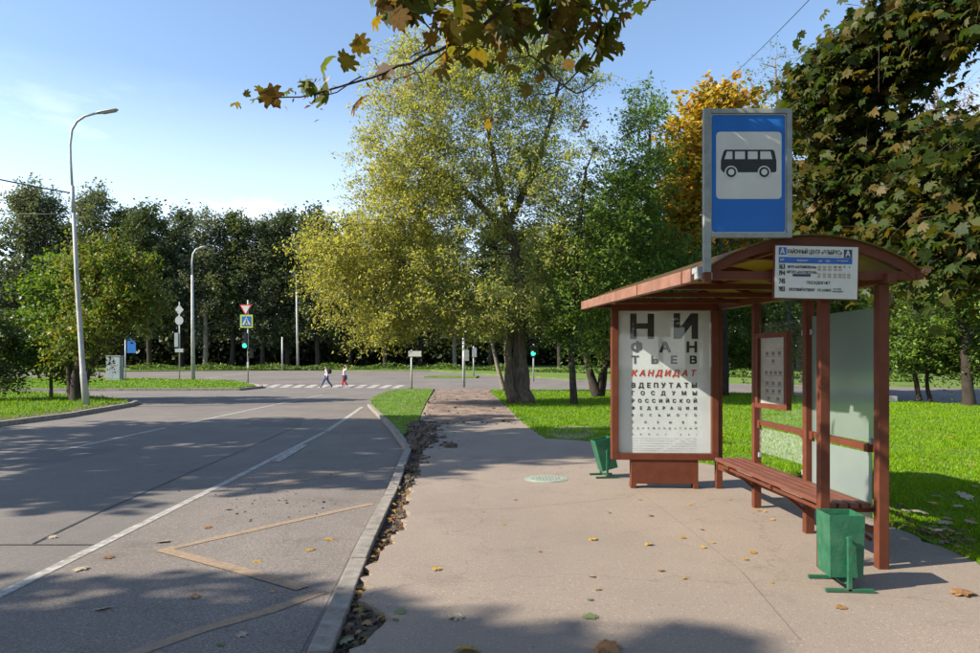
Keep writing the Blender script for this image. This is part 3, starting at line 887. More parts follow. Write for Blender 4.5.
# local frame: width along x, face towards -y
W2, H2 = 0.275, 0.395
mb = MB()
for a, b in (((-W2, H2 - 0.025), (W2, H2 - 0.025)), ((-W2, -H2 + 0.025), (W2, -H2 + 0.025))): mb.box(((a[0] + b[0]) / 2, 0, a[1]), (2 * W2, 0.06, 0.05))
for x in (-W2 + 0.025, W2 - 0.025): mb.box((x, 0, 0), (0.05, 0.0598, 2 * H2 - 0.1))
mb.build('frame', M['brown'], case, bevel=0.003)
mb = MB(); mb.box((0, 0.018, 0), (2 * W2 - 0.1, 0.02, 2 * H2 - 0.1)); bk = mb.build('notice_sheet', M['old_paper'], case)
pr = Print(0.0065)
for r_, c in ((0.18, 3), (0.1, 1), (-0.02, 4), (-0.13, 3), (-0.21, 3), (-0.29, 2)):
    for i in range(c):
        x = -0.16 + 0.32 * (i + 0.5) / c
        pr.rect(x - 0.025, x + 0.025, r_ - 0.018, r_ + 0.018)
        pr.rect(x - 0.04, x + 0.04, r_ - 0.034, r_ - 0.028)
pr.build('faded_print', mat_plain('faded print', (0.13, 0.11, 0.11), 0.5), bk)
mb = MB(); mb.box((0, -0.012, 0), (2 * W2 - 0.1, 0.004, 2 * H2 - 0.1)); mb.build('glass', M['pane'], case)

# poster case (standing light box) at the far end
lb = empty('poster_case', (2.2, 9.05, 0), 'brown framed standing poster case with an eye chart style election poster', 'advertising case')
LX0, LX1, LZ0, LZ1 = 1.575 - 2.2, 2.93 - 2.2, 0.365, 2.375
dy0, dy1 = -0.06, 0.12
mb = MB()
fw = 0.085
mb.box(((LX0 + LX1) / 2, (dy0 + dy1) / 2, LZ1 - fw / 2), (LX1 - LX0, dy1 - dy0, fw))
mb.box(((LX0 + LX1) / 2, (dy0 + dy1) / 2, LZ0 + fw / 2), (LX1 - LX0, dy1 - dy0, fw))
for x in (LX0 + fw / 2, LX1 - fw / 2): mb.box((x, (dy0 + dy1) / 2, (LZ0 + LZ1) / 2), (fw, dy1 - dy0 - 0.001, LZ1 - LZ0 - 2 * fw))
mb.build('frame', M['brown'], lb, bevel=0.006)
mb = MB(); mb.box(((LX0 + LX1) / 2, 0.065, (LZ0 + LZ1) / 2), (LX1 - LX0 - 2 * fw, 0.1, LZ1 - LZ0 - 2 * fw)); mb.build('back_panel', M['brown'], lb)
lb.rotation_euler = (0, 0, math.radians(-3.5))
# slightly buckled paper
px0, px1, pz0, pz1 = LX0 + fw + 0.002, LX1 - fw - 0.002, LZ0 + fw + 0.002, LZ1 - fw - 0.002
mb = MB(); nx, nz_ = 40, 30; vs = []
def buckle(x, z):
    u = (x - px0) / (px1 - px0); w = (z - pz0) / (pz1 - pz0)
    return 0.006 - 0.010 * math.exp(-((u - 0.07 - 0.015 * math.sin(5 * w)) / 0.02) ** 2) * (0.35 + 0.65 * (1 - w)) - 0.0012 * math.sin(6 * u + 3 * w)
for j in range(nz_ + 1):
    for i in range(nx + 1):
        x = px0 + (px1 - px0) * i / nx; z = pz0 + (pz1 - pz0) * j / nz_
        vs.append((x, buckle(x, z), z))
fs = [(j * (nx + 1) + i, j * (nx + 1) + i + 1, (j + 1) * (nx + 1) + i + 1, (j + 1) * (nx + 1) + i) for j in range(nz_) for i in range(nx)]
mb.add(vs, fs)
poster = mb.build('poster', M['poster'], lb, smooth=True)
def PX(px): return (px - CX) / F * 9.05 - 2.2
def PZ(py): return CAMH + (HZ - py) / F * 9.05
pb, pr_, pg = Print(-0.004), Print(-0.004), Print(-0.004)
A0, A1 = PX(632.0), PX(696.0)
for text, top, bot, bold in (("НИ", 315.0, 337.5, 0.05), ("ФАН", 342.0, 352.0, 0.045), ("ТЬЕВ", 356.0, 363.5, 0.045)):
    pb.row(text, A0, A1, PZ(bot), PZ(top) - PZ(bot), bold, wide=1.18)
pr_.row("КАНДИДАТ", A0, A1 - 0.02, PZ(376), PZ(370) - PZ(376), 0.035, shear=0.22)
for text, top, bot, bold in (("ВДЕПУТАТЫ", 382.8, 387.6, 0.035), ("ГОСДУМЫ", 391.0, 395.0, 0.03), ("РОССИЙСКОЙ", 399.0, 402.6, 0.03), ("ФЕДЕРАЦИИ", 406.5, 409.6, 0.03),
                             ("ВОСЬМОГО", 413.8, 416.3, 0.02), ("СОЗЫВА", 421.0, 423.3, 0.02), ("ОДНОМАНДАТНЫЙ", 427.3, 429.0, 0.01), ("ОКРУГ 201", 433.5, 435.2, 0.01)):
    pb.row(text, A0, A1, PZ(bot), PZ(top) - PZ(bot), bold)
for i, y in enumerate((438, 440.5, 443, 445.5, 448, 450)):
    pg.row("оплачено из средств избирательного фонда кандидата тираж экз"[i * 3:i * 3 + 44], A0, A1, PZ(y + 0.8), 0.012, 0.0, spread=False)
for q in (pb, pr_, pg): q.mb.v = [(v[0], buckle(v[0], v[2]) - 0.0025 + (v[1] + 0.004), v[2]) for v in q.mb.v]
pb.build('lettering', M['ink'], poster); pr_.build('red_lettering', M['ink_red'], poster); pg.build('small_print', M['ink_grey'], poster)
mb = MB(); mb.box(((px0 + px1) / 2, -0.04, (pz0 + pz1) / 2), (px1 - px0, 0.005, pz1 - pz0)); mb.build('glass', mat_clear('poster glass', 0.004), lb)
mb = MB()
bx0, bx1 = PX(631), PX(697)
mb.box(((bx0 + bx1) / 2, 0.03, 0.21), (bx1 - bx0, 0.15, 0.305))
for x in (bx0 + 0.03, bx1 - 0.03): mb.box((x, 0.03, 0.03), (0.07, 0.17, 0.06))
mb.build('plinth', M['brown'], lb, bevel=0.006)

# ------------------------------------------------------------------ bus stop sign
d_s = 5.33
sg = empty('bus_stop_sign', (P(706.5, 281, d_s).x, d_s, 2.23), 'blue bus stop sign with a black bus pictogram in a grey frame', 'bus stop sign')
def S(px, py): p = P(px, py, d_s); return p.x - sg.location.x, p.z - sg.location.z
x0, z1 = S(703.2, 109.5); x1, z0 = S(791, 238)
xp = S(710.3, 0)[0]
mb = MB()
mb.box(((x0 + xp) / 2, 0, z1 / 2 + 0.03), (xp - x0, 0.05, z1 - 0.06)); sp = mb.build('pole', M['grey_metal'], sg, bevel=0.003)
mb = MB(); mb.box(((x0 + xp) / 2, 0, 0.03), (xp - x0 + 0.004, 0.054, 0.075)); mb.build('pole_foot', M['brown'], sg, bevel=0.003)
mb = MB(); fb = 0.036
xq = S(785.8, 0)[0]
mb.box(((xp + x1) / 2, 0, z1 - fb / 2), (x1 - xp - 0.002, 0.048, fb)); mb.box(((xp + x1) / 2, 0, z0 + fb / 2), (x1 - xp - 0.002, 0.048, fb))
mb.box(((xq + x1) / 2, 0, (z0 + z1) / 2), (x1 - xq, 0.047, z1 - z0 - 2 * fb))
mb.build('frame', M['grey_metal'], sg, bevel=0.003)
fx0, fx1, fz0, fz1 = xp + 0.003, xq - 0.002, z0 + fb + 0.001, z1 - fb - 0.001
mb = MB(); mb.box(((fx0 + fx1) / 2, 0.004, (fz0 + fz1) / 2), (fx1 - fx0, 0.02, fz1 - fz0)); pl = mb.build('panel', M['sign_white'], sg)
pr = Print(-0.0085); pr.poly(rounded(fx0 + 0.006, fx1 - 0.006, fz0 + 0.008, fz1 - 0.008, 0.02)); pr.build('blue_field', M['sign_blue'], pl)
wx0, wz1 = S(715.7, 132.3); wx1, wz0 = S(781, 199.3)
pr = Print(-0.0105); pr.poly(rounded(wx0, wx1, wz0, wz1, 0.03)); pr.build('white_field', M['sign_white'], pl)
def SP(u, v): return S(700 + u / 6.53, 100 + v / 6.53)      # from a 6.53x enlargement
pr = Print(-0.0125)
pr.poly([SP(*p) for p in ((160, 328), (470, 328), (482, 338), (495, 400), (495, 465), (488, 475), (150, 475), (140, 465), (133, 455), (133, 400), (150, 342))])
pr.build('bus_pictogram', M['sign_black'], pl)
for q in (((172, 340), (207, 340), (207, 390), (155, 390)), ((224, 340), (289, 340), (289, 390), (224, 390)), ((308, 340), (371, 340), (371, 390), (308, 390)), ((389, 340), (455, 340), (468, 390), (389, 390))):
    pr = Print(-0.0145); pr.poly([SP(*p) for p in q][::-1]); pr.build('pictogram_window', M['sign_white'], pl)
sc = S(701, 0)[0] - S(700, 0)[0]
for u in (199, 414):
    x, z = SP(u, 475)
    for r_, y_, nm, mt in ((42, -0.0145, 'pictogram_wheel_arch', 'sign_white'), (33, -0.0165, 'pictogram_wheel', 'sign_black'), (20, -0.0185, 'pictogram_hub', 'sign_white')):
        pr = Print(y_); pr.disc(x, z, r_ / 6.53 * sc); pr.build(nm, M[mt], pl)

# route board
d_r = 5.33
rb = empty('route_board', P(816, 273, d_r), 'white route board with blue header and bus numbers fixed on the shelter roof edge', 'route board')
rb.rotation_euler = (0, math.radians(1.2), 0)
def RB(px, py): p = P(px, py, d_r); return p.x - rb.location.x, p.z - rb.location.z
x0, z1 = RB(775, 246.5); x1, z0 = RB(857.5, 298.5)
mb = MB(); mb.box(((x0 + x1) / 2, 0.012, (z0 + z1) / 2), (x1 - x0 + 0.02, 0.02, z1 - z0 + 0.02)); mb.build('frame', M['brown'], rb, bevel=0.003)
mb = MB(); mb.box(((x0 + x1) / 2, 0, (z0 + z1) / 2), (x1 - x0, 0.005, z1 - z0)); bd = mb.build('board', M['sign_white'], rb)
def Q(u, v): return RB(770 + u / 10.89, 240 + v / 10.89)
def qrect(p, u0, v0, u1, v1):
    a, c = Q(u0, v1); b, d = Q(u1, v0); p.rect(a, b, c, d)
def qtext(p, t, u0, u1, vtop, vbot, bold=0.02):
    a, c = Q(u0, vbot); b, d = Q(u1, vtop); p.row(t, a, b, c, d - c, bold, spread=False)
p1 = Print(-0.004); qrect(p1, 88, 88, 172, 170); qrect(p1, 90, 192, 890, 258); p1.build('blue_print', M['print_blue'], bd)
p1 = Print(-0.004); qrect(p1, 797, 100, 888, 188); p1.build('navy_print', M['print_navy'], bd)
p1 = Print(-0.006); qtext(p1, "А", 104, 158, 98, 158, 0.03); qtext(p1, "А", 816, 872, 110, 174, 0.03)
qtext(p1, "№", 105, 150, 212, 236, 0.01); qtext(p1, "маршрут", 290, 410, 214, 236, 0.01); qtext(p1, "дни", 525, 560, 216, 238, 0.01); qtext(p1, "часы", 600, 650, 214, 238, 0.01); qtext(p1, "интервал", 725, 840, 212, 230, 0.01)
p1.build('white_print', M['sign_white'], bd)
p1 = Print(-0.004)
qtext(p1, "РАЙОННЫЙ ЦЕНТР «ЭЛЬБРУС»", 185, 780, 108, 155, 0.015); qrect(p1, 190, 172, 775, 175)
for t, v0, v1 in (("163", 268, 322), ("194", 338, 392), ("745", 425, 480), ("903", 512, 566)): qtext(p1, t, 100, 165, v0, v1, 0.03)
qtext(p1, "МЕТРО «КАНТЕМИРОВСКАЯ»", 190, 500, 284, 312, 0.02); qtext(p1, "МЕТРО «КАХОВСКАЯ»", 182, 510, 340, 368, 0.02)
qtext(p1, "ПОСАДКИ НЕТ", 400, 660, 450, 482, 0.02); qtext(p1, "ОРЕХОВЫЙ БУЛЬВАР", 205, 490, 528, 560, 0.02); qtext(p1, "ПО ЗАЯВКЕ", 520, 670, 532, 560, 0.015)
qtext(p1, "КРОМЕ", 690, 780, 522, 538, 0.01); qtext(p1, "ВЫХОДНЫХ", 685, 805, 548, 566, 0.01)
for i, u in enumerate((700, 750, 800, 855)): qtext(p1, "8", u, u + 16, 280, 300, 0.01)
p1.build('black_print', M['ink'], bd)
p1 = Print(-0.005); qrect(p1, 245, 374, 440, 402); p1.build('blue_patch', M['print_navy'], bd)
p1 = Print(-0.004)
for u in (520, 575, 632, 695, 745):
    for v in (284, 312): qtext(p1, "10", u, u + 36, v, v + 20, 0.005)
for u in (515, 575, 630, 690, 745, 790, 840):
    for v in (362, 390): qtext(p1, "15", u, u + 38, v, v + 20, 0.005)
p1.build('brown_print', M['print_brown'], bd)

# ------------------------------------------------------------------ litter bins
def make_bin(label):
    r = empty('litter_bin', (0, 0, 0), label, 'litter bin', 'green litter bins')
    hw, hh = 0.122, 0.22
    body = bpy.data.objects.new  # noqa
    mb = MB()
    t = 0.93
    z0, z1 = -0.24, 0.20
    th = 0.008
    def ring(w, z): return [(-w, -w, z), (w, -w, z), (w, w, z), (-w, w, z)]
    vs = ring(hw * t, z0) + ring(hw, z1) + ring(hw - th, z1) + ring(hw * t - th, z0 + 0.02)
    fs = [(3, 2, 1, 0)]
    for k in range(4):
        k2 = (k + 1) % 4
        fs += [(k, k2, 4 + k2, 4 + k), (4 + k, 4 + k2, 8 + k2, 8 + k), (8 + k, 8 + k2, 12 + k2, 12 + k)]
    fs.append((12, 13, 14, 15))
    mb.add(vs, fs)
    b = mb.build('bin_body', M['green'], r, bevel=0.002)
    b.location = (0, 0, 0.33)
    s = MB()
    for sx in (-1, 1):
        s.box((sx * (hw + 0.035), 0, 0.20), (0.028, 0.028, 0.38))
        s.box((sx * (hw + 0.035), 0, 0.0155), (0.028, 0.33, 0.024))
        s.tube([(sx * (hw + 0.04), 0, 0.37), (sx * (hw - 0.01), 0, 0.37)], 0.011, 8)
    s.tube([(x, 0, 0.035 + 0.03 * (x / 0.15) ** 2) for x in np.linspace(-hw - 0.03, hw + 0.03, 9)], 0.010, 6)
    s.build('bin_stand', M['green'], r, bevel=0.002)
    return r, b
b1, body1 = make_bin('upright green metal litter bin in front of the nearest shelter post')
b1.location = (2.53, 5.06, 0); b1.rotation_euler = (0, 0, math.radians(-94))
b2 = b1.copy(); COL.objects.link(b2); b2['label'] = 'tipped green metal litter bin beside the poster case'
for ch in list(b1.children):
    c = ch.copy(); COL.objects.link(c); c.parent = b2
    if ch.name.startswith('bin_body'): c.rotation_euler = (math.radians(14), 0, 0); c.location = (0, 0, 0.35)
b2.location = (1.62, 9.95, 0); b2.rotation_euler = (0, 0, math.radians(-82))

# manhole cover
mh = empty('manhole_cover', G(546, 479), 'pale green round manhole cover set in the pavement before the poster case', 'manhole cover')
mb = MB(); mb.tube([(0, 0, -0.01), (0, 0, 0.006)], [0.3, 0.3], 40); mb.build('rim', M['manhole'], mh)
mb = MB(); mb.tube([(0, 0, 0.006), (0, 0, 0.011)], [0.26, 0.255], 40); lid = mb.build('lid', M['manhole'], mh)
mb = MB()
for i in range(-5, 6):
    for j in range(-5, 6):
        if math.hypot(i, j) < 5: mb.box((i * 0.045, j * 0.045, 0.0125), (0.022, 0.022, 0.004))
mb.build('studs', M['manhole'], lid)

# ------------------------------------------------------------------ trees
HALF = [(0.10, 0.05), (0.30, -0.05), (0.35, 0.06), (0.31, 0.16), (0.50, 0.20), (0.58, 0.36), (0.46, 0.38), (0.36, 0.42), (0.50, 0.56), (0.47, 0.70), (0.34, 0.64), (0.20, 0.62), (0.22, 0.78), (0.10, 0.84)]
MAPLE = np.array([(0, 0)] + HALF + [(0.0, 1.0)] + [(-x, y) for x, y in HALF[::-1]])
OVAL = np.array([(0, 0), (0.24, 0.42), (0, 1.0), (-0.24, 0.42)])
NARROW = np.array([(0, 0), (0.13, 0.45), (0, 1.0), (-0.13, 0.45)])
BROAD = np.array([(0, 0), (0.36, 0.3), (0.3, 0.7), (0, 1.0), (-0.3, 0.7), (-0.36, 0.3)])

def leaf_verts(C, size, shape, droop=0.3, flat=0.5, curl=0.15):
    """one leaf blade at every centre C"""
    n = len(C)
    a = rng.random(n) * 2 * np.pi
    T = np.stack([np.cos(a), np.sin(a), -droop + (0.55 if flat < 0.8 else 0.07) * rng.normal(size=n)], 1)
    T /= np.linalg.norm(T, axis=1, keepdims=True)
    Nn = np.stack([rng.normal(size=n) * (1 - flat), rng.normal(size=n) * (1 - flat), np.full(n, flat) + (0.25 if flat < 0.8 else 0.03) * rng.normal(size=n)], 1)
    if flat < 0.7: Nn += np.array([-LDIR.x, -LDIR.y, -LDIR.z]) * 0.85      # leaves turn towards the light
    B = np.cross(T, Nn); B /= np.linalg.norm(B, axis=1, keepdims=True) + 1e-9
    Nn = np.cross(B, T)
    s = size * (0.65 + 0.7 * rng.random(n))
    cu = curl * (0.3 + 1.4 * rng.random(n))
    k = len(shape)
    V = np.zeros((n, k, 3))
    for i, (u, v) in enumerate(shape):
        V[:, i] = C + B * (u * s)[:, None] + T * ((v - 0.45) * s)[:, None] - Nn * (cu * s * (u * u * 2.2 + (v - 0.4) ** 2))[:, None]
    return V.reshape(-1, 3)

def in_blob(b, n, bias=2.0):
    c = np.array(b[:3]); r = np.array(b[3:6])
    v = rng.normal(size=(n, 3)); v /= np.linalg.norm(v, axis=1, keepdims=True)
    return c + v * r * (rng.random((n, 1)) ** (1 / bias))

def tree(name, label, cat, base, trunk, radii, blobs, leaf, leaf_size, per, clump_r, shape=OVAL, bark='bark', group=None, droop=0.3, flat=0.5, hang=0.6,
         extra=None, branch_r=0.05, sides=7, bias=2.0, limbs=None, lean_branch=0.35, curl=0.15, sprays=5, slen=0.9, lift=0.25, sdroop=0.35, scat=0.05):
    """trunk: points from the ground up; blobs: (x,y,z,rx,ry,rz,clumps) masses of the crown; every clump hangs on a branch of its own"""
    base = Vector(base)
    root = empty(name, base, label, cat, group)
    bo = np.array(base)
    wood = MB()
    skel = []
    def put(pts, rr, n=sides):
        wood.tube([Vector(p) - base for p in pts], rr, n)
        for p, r in zip(pts, rr): skel.append((*p, r))
    def smooth(pts, rr, k=4, j=0.0):
        pts = [np.array(p, float) for p in pts]
        op, orr = [], []
        for i in range(len(pts) - 1):
            p0, p1, p2, p3 = pts[max(i - 1, 0)], pts[i], pts[i + 1], pts[min(i + 2, len(pts) - 1)]
            for q in range(k):
                t = q / k
                op.append(0.5 * ((2 * p1) + (-p0 + p2) * t + (2 * p0 - 5 * p1 + 4 * p2 - p3) * t * t + (-p0 + 3 * p1 - 3 * p2 + p3) * t ** 3) + rng.normal(size=3) * j)
                orr.append(rr[i] + (rr[i + 1] - rr[i]) * t)
        op.append(pts[-1]); orr.append(rr[-1])
        return op, orr
    put(*smooth(trunk, radii, 4, radii[0] * 0.06), n=max(10, sides))
    for pts, rr in (limbs or []): put(*smooth(pts, rr, 4, rr[0] * 0.12))
    C = np.concatenate([in_blob(b, int(b[6]), bias) for b in blobs])
    top = np.array(trunk[-1])
    order = np.argsort(np.linalg.norm((C - top) * [1, 1, 0.6], axis=1))
    C = C[order]
    for c in C:
        sk = np.array(skel)
        dv = c - sk[:, :3]
        d = np.linalg.norm(dv, axis=1) + np.maximum(0, -dv[:, 2] + 0.1) * 1.5 - sk[:, 3] * 2 + rng.random(len(sk)) * 0.15
        i = int(np.argmin(d))
        p = sk[i, :3]; ln = np.linalg.norm(c - p)
        if ln < 0.12: continue
        r0 = min(sk[i, 3] * 0.7, branch_r * (0.35 + 0.3 * ln)); r0 = max(r0, branch_r * 0.16)
        mid = (p + c) / 2 + np.array([0, 0, lean_branch * ln * 0.4]) + rng.normal(size=3) * ln * 0.07
        ps, rs = smooth([p, mid, c], [r0, r0 * 0.62, r0 * 0.3], 3, ln * 0.012)
        put(ps, rs, 5 if sides > 5 else 4)
    LC = []
    ta = np.array([list(p) for p in trunk], float)
    for c in C if sprays else []:
        # leafy sprays fanning outwards from the end of the branch
        ax = np.array([np.interp(c[2], ta[:, 2], ta[:, 0]), np.interp(c[2], ta[:, 2], ta[:, 1])])
        out = np.array([c[0] - ax[0], c[1] - ax[1], 0.0]); out /= np.linalg.norm(out) + 1e-6
        for _ in range(sprays):
            dv = out * 0.6 + rng.normal(size=3) * [0.55, 0.55, 0.4] + [0, 0, lift]; dv /= np.linalg.norm(dv)
            ln = slen * (0.55 + 0.8 * rng.random())
            p0 = c - dv * ln * 0.25 + rng.normal(size=3) * clump_r * 0.45
            tt = np.array([0, 0.35, 0.7, 1.0])
            pts = p0 + dv * ln * tt[:, None] + np.array([0, 0, -sdroop * ln]) * (tt ** 2)[:, None]
            if pts[-1][2] < base.z + 0.2: continue
            wood.tube([Vector(p) - base for p in pts], [branch_r * 0.13, branch_r * 0.1, branch_r * 0.07, branch_r * 0.04], 3, False)
            k = max(2, int(per / sprays * (0.6 + 0.8 * rng.random())))
            u = 0.12 + 0.93 * rng.random(k)
            LC.append(p0 + dv * ln * u[:, None] + np.array([0, 0, -sdroop * ln]) * (u ** 2)[:, None] + rng.normal(size=(k, 3)) * scat * (1 + slen))
    for c in C if not sprays else []:
        k = max(3, int(per * (0.5 + rng.random())))
        o = rng.normal(size=(k, 3)) * [clump_r, clump_r, clump_r * hang]
        o[:, 2] -= 0.12 * clump_r
        LC.append(c + o)
    LC = np.concatenate(LC)
    keep = LC[:, 2] > base.z + 0.15
    LC = LC[keep]
    me_w = wood.build('trunk', M[bark], root, smooth=True)
    V = leaf_verts(LC - bo, leaf_size, shape, droop, flat, curl)
    np_mesh('crown', V, len(shape), M[leaf], root)
    return root

def B(px, py, d, rx, rz, n, ry=None):
    """crown mass centred at a photo pixel, radii in photo pixels, at distance d"""
    p = P(px, py, d)
    k = d / F
    return (p.x, p.y, p.z, rx * k, (ry if ry is not None else rx * k * 0.9), rz * k, n)
def TP(px, py, d): return tuple(P(px, py, d))

# the big yellowing tree by the path
d = 28.7
base = G(521, 403)
bigtree = tree('willow_tree', 'big spreading tree with yellow green leaves and a thick brown trunk beside the path', 'tree', base,
    [TP(521, 405, d), TP(521, 388, d), TP(519, 350, d), TP(521, 300, d), TP(516, 255, d), TP(506, 215, d), TP(498, 180, d)], [0.62, 0.40, 0.29, 0.24, 0.2, 0.15, 0.1],
    [B(370, 280, 27.5, 62, 58, 90, 2.6), B(430, 245, 27.5, 70, 70, 120, 3.0), B(470, 160, 28.7, 95, 75, 150, 3.6), B(430, 130, 28, 70, 60, 80, 3),
     B(520, 100, 29, 85, 75, 120, 3.5), B(540, 200, 29, 70, 80, 110, 3.4), B(400, 190, 28, 62, 52, 75, 2.8), B(345, 255, 27, 42, 40, 45, 2), B(470, 300, 27.5, 75, 42, 80, 2.8),
     B(560, 280, 28.5, 45, 60, 50, 2.6), B(395, 325, 27, 40, 22, 30, 2), B(500, 60, 29, 60, 45, 60, 2.5), B(495, 22, 29, 50, 30, 40, 2), B(425, 75, 28.5, 45, 38, 40, 2)],
    'lf_willow', 0.124, 132, 0.5, OVAL, 'bark', droop=0.6, flat=0.4, hang=0.9, branch_r=0.06, bias=2.3, sprays=6, slen=1.15, lift=0.35, sdroop=0.45, scat=0.045,
    limbs=[([TP(520, 330, d), TP(490, 300, 28), TP(452, 296, 27.5), TP(420, 276, 27), TP(385, 248, 26.6), TP(362, 225, 26.5)], [0.2, 0.17, 0.14, 0.11, 0.08, 0.05]),
           ([TP(512, 240, d), TP(480, 205, 28.4), TP(450, 180, 28), TP(415, 165, 27.6)], [0.17, 0.13, 0.09, 0.05]),
           ([TP(508, 225, d), TP(530, 180, 29), TP(548, 130, 29.3), TP(560, 80, 29.5)], [0.17, 0.13, 0.09, 0.05]),
           ([TP(502, 195, d), TP(490, 140, 28.6), TP(478, 80, 28.4)], [0.14, 0.09, 0.05]),
           ([TP(512, 402, 28.3), TP(508, 365, 28.3), TP(512, 320, 28.4)], [0.26, 0.16, 0.1])])

# trees on the right of the path
d = 27.3
tree('linden_tree', 'slim green tree with a single dark trunk on the lawn right of the big tree', 'tree', G(574, 404),
    [TP(574, 406, d), TP(573, 380, d), TP(571, 340, d), TP(575, 280, d), TP(580, 220, d), TP(586, 170, d)], [0.17, 0.13, 0.12, 0.1, 0.08, 0.05],
    [B(580, 300, d, 48, 45, 75, 2), B(600, 240, 27.5, 58, 55, 105, 2.2), B(625, 180, 28, 45, 50, 80, 2), B(560, 330, d, 30, 22, 20, 1.3), B(640, 120, 28, 26, 30, 22, 1.4), B(650, 240, 29, 40, 60, 50, 2)],
    'lf_ash', 0.16, 60, 0.42, OVAL, 'bark_dark', droop=0.5, branch_r=0.05)
d = 34
tree('elm_tree', 'bushy dark green tree with several splayed trunks behind the poster case', 'tree', G(596, 396),
    [TP(597, 396, d), TP(592, 380, d), TP(586, 355, d), TP(578, 310, d)], [0.3, 0.2, 0.15, 0.1],
    [B(600, 330, d, 40, 35, 60, 2), B(630, 270, d, 55, 60, 90, 2.5), B(690, 315, 36, 60, 42, 80, 2.5), B(600, 230, 36, 40, 55, 60, 2), B(640, 240, 36, 26, 50, 40, 2)],
    'lf_ash', 0.19, 60, 0.5, OVAL, 'bark_dark', branch_r=0.06,
    limbs=[([TP(597, 396, d), TP(603, 375, d), TP(612, 340, d), TP(625, 290, d)], [0.2, 0.15, 0.11, 0.07]), ([TP(603, 396, d), TP(606, 370, d), TP(607, 330, d)], [0.1, 0.08, 0.05])])
d = 32
tree('alder_tree', 'tall leafy green tree filling the space left of the bus stop sign', 'tree', G(655, 397),
    [TP(655, 398, d), TP(654, 350, d), TP(650, 280, d), TP(648, 200, d), TP(650, 130, d)], [0.2, 0.17, 0.14, 0.1, 0.05],
    [B(650, 280, d, 55, 55, 100, 2.3), B(632, 215, d, 40, 50, 70, 2), B(655, 165, d, 28, 40, 40, 1.7), B(648, 115, d, 18, 26, 18, 1.2), B(690, 270, 33, 40, 45, 60, 2)],
    'lf_ash', 0.17, 62, 0.45, OVAL, 'bark_dark', branch_r=0.05)
d = 34.5
tree('maple_tree', 'tall orange and yellow autumn maple rising behind the bus stop sign', 'tree', G(722, 393),
    [TP(722, 395, d), TP(722, 330, d), TP(720, 250, d), TP(716, 180, d), TP(714, 120, d)], [0.32, 0.26, 0.2, 0.13, 0.06],
    [B(705, 165, d, 44, 66, 150, 2.6), B(680, 205, d, 36, 50, 90, 2.4), B(745, 165, 38, 40, 66, 110, 2.6), B(715, 110, d, 36, 26, 50, 1.8), B(745, 250, 38, 50, 50, 80, 2.6), B(790, 215, 38, 40, 45, 50, 2)],
    'lf_orange', 0.24, 55, 0.6, BROAD, 'bark_dark', branch_r=0.07)
d = 36
tree('birch_tree', 'thin topped tree with sparse pale leaves showing between sign and near maple', 'tree', G(790, 396),
    [TP(790, 397, d), TP(788, 300, d), TP(784, 200, d), TP(778, 110, d), TP(775, 60, d)], [0.2, 0.16, 0.11, 0.07, 0.03],
    [B(775, 95, d, 35, 50, 45, 1.8), B(800, 160, d, 45, 60, 70, 2.2), B(770, 230, d, 50, 60, 70, 2.4)],
    'lf_lime', 0.14, 26, 0.5, OVAL, 'bark_pale', branch_r=0.05)
# greenery behind the shelter
for i, (px, py, d, w, h, n, lf, lab) in enumerate((
        (690, 393, 37, 55, 55, 90, 'lf_ash', 'leafy green tree seen between poster case and shelter roof'),
        (760, 392, 38, 60, 60, 110, 'lf_lime', 'leafy tree behind the clear shelter panes with a yellowish crown'),
        (842, 396, 34, 55, 70, 120, 'lf_lime', 'bright green tree behind the frosted shelter panes'))):
    tree('park_tree', lab, 'tree', G(px, py), [TP(px, py + 1, d), TP(px + 3, py - 30, d), TP(px - 2, py - 70, d), TP(px + 2, py - 110, d)], [0.2, 0.16, 0.12, 0.07],
         [B(px, 320, d, w, h * 0.75, n, 2.4), B(px + 12, 270, d + 1, w * 0.9, h * 0.8, n, 2.4), B(px - 22, 350, d - 1, w * 0.6, 22, n * 0.4, 1.6)],
         lf, 0.2, 60, 0.48, OVAL, 'bark_dark', branch_r=0.05)
d = 29
tree('hawthorn_tree', 'low green tree on two thin leaning trunks beyond the lawn at right', 'tree', G(925, 402),
    [TP(919, 401, d), TP(917, 388, d), TP(914, 365, d), TP(912, 330, d)], [0.13, 0.1, 0.08, 0.05],
    [B(915, 350, d, 45, 24, 75, 1.8), B(945, 330, d, 50, 35, 90, 2), B(900, 315, d + 1, 40, 40, 80, 2), B(960, 365, d - .5, 35, 18, 50, 1.5)],
    'lf_lime', 0.15, 62, 0.38, OVAL, 'bark_dark', branch_r=0.04, limbs=[([TP(931, 402, d), TP(928, 388, d), TP(926, 360, d)], [0.1, 0.08, 0.05])])
d = 27
tree('ash_tree', 'bright green tree with a thick dark trunk at the right edge of the lawn', 'tree', G(969, 407),
    [TP(969, 408, d), TP(968, 390, d), TP(966, 350, d), TP(962, 300, d), TP(960, 240, d)], [0.28, 0.2, 0.18, 0.15, 0.1],
    [B(960, 300, d, 45, 35, 80, 2), B(990, 260, d, 50, 50, 90, 2.2), B(920, 270, d + 1, 40, 30, 60, 1.8), B(985, 350, d, 30, 25, 40, 1.6)],
    'lf_lime', 0.16, 60, 0.4, OVAL, 'bark_dark', branch_r=0.05)
d = 24
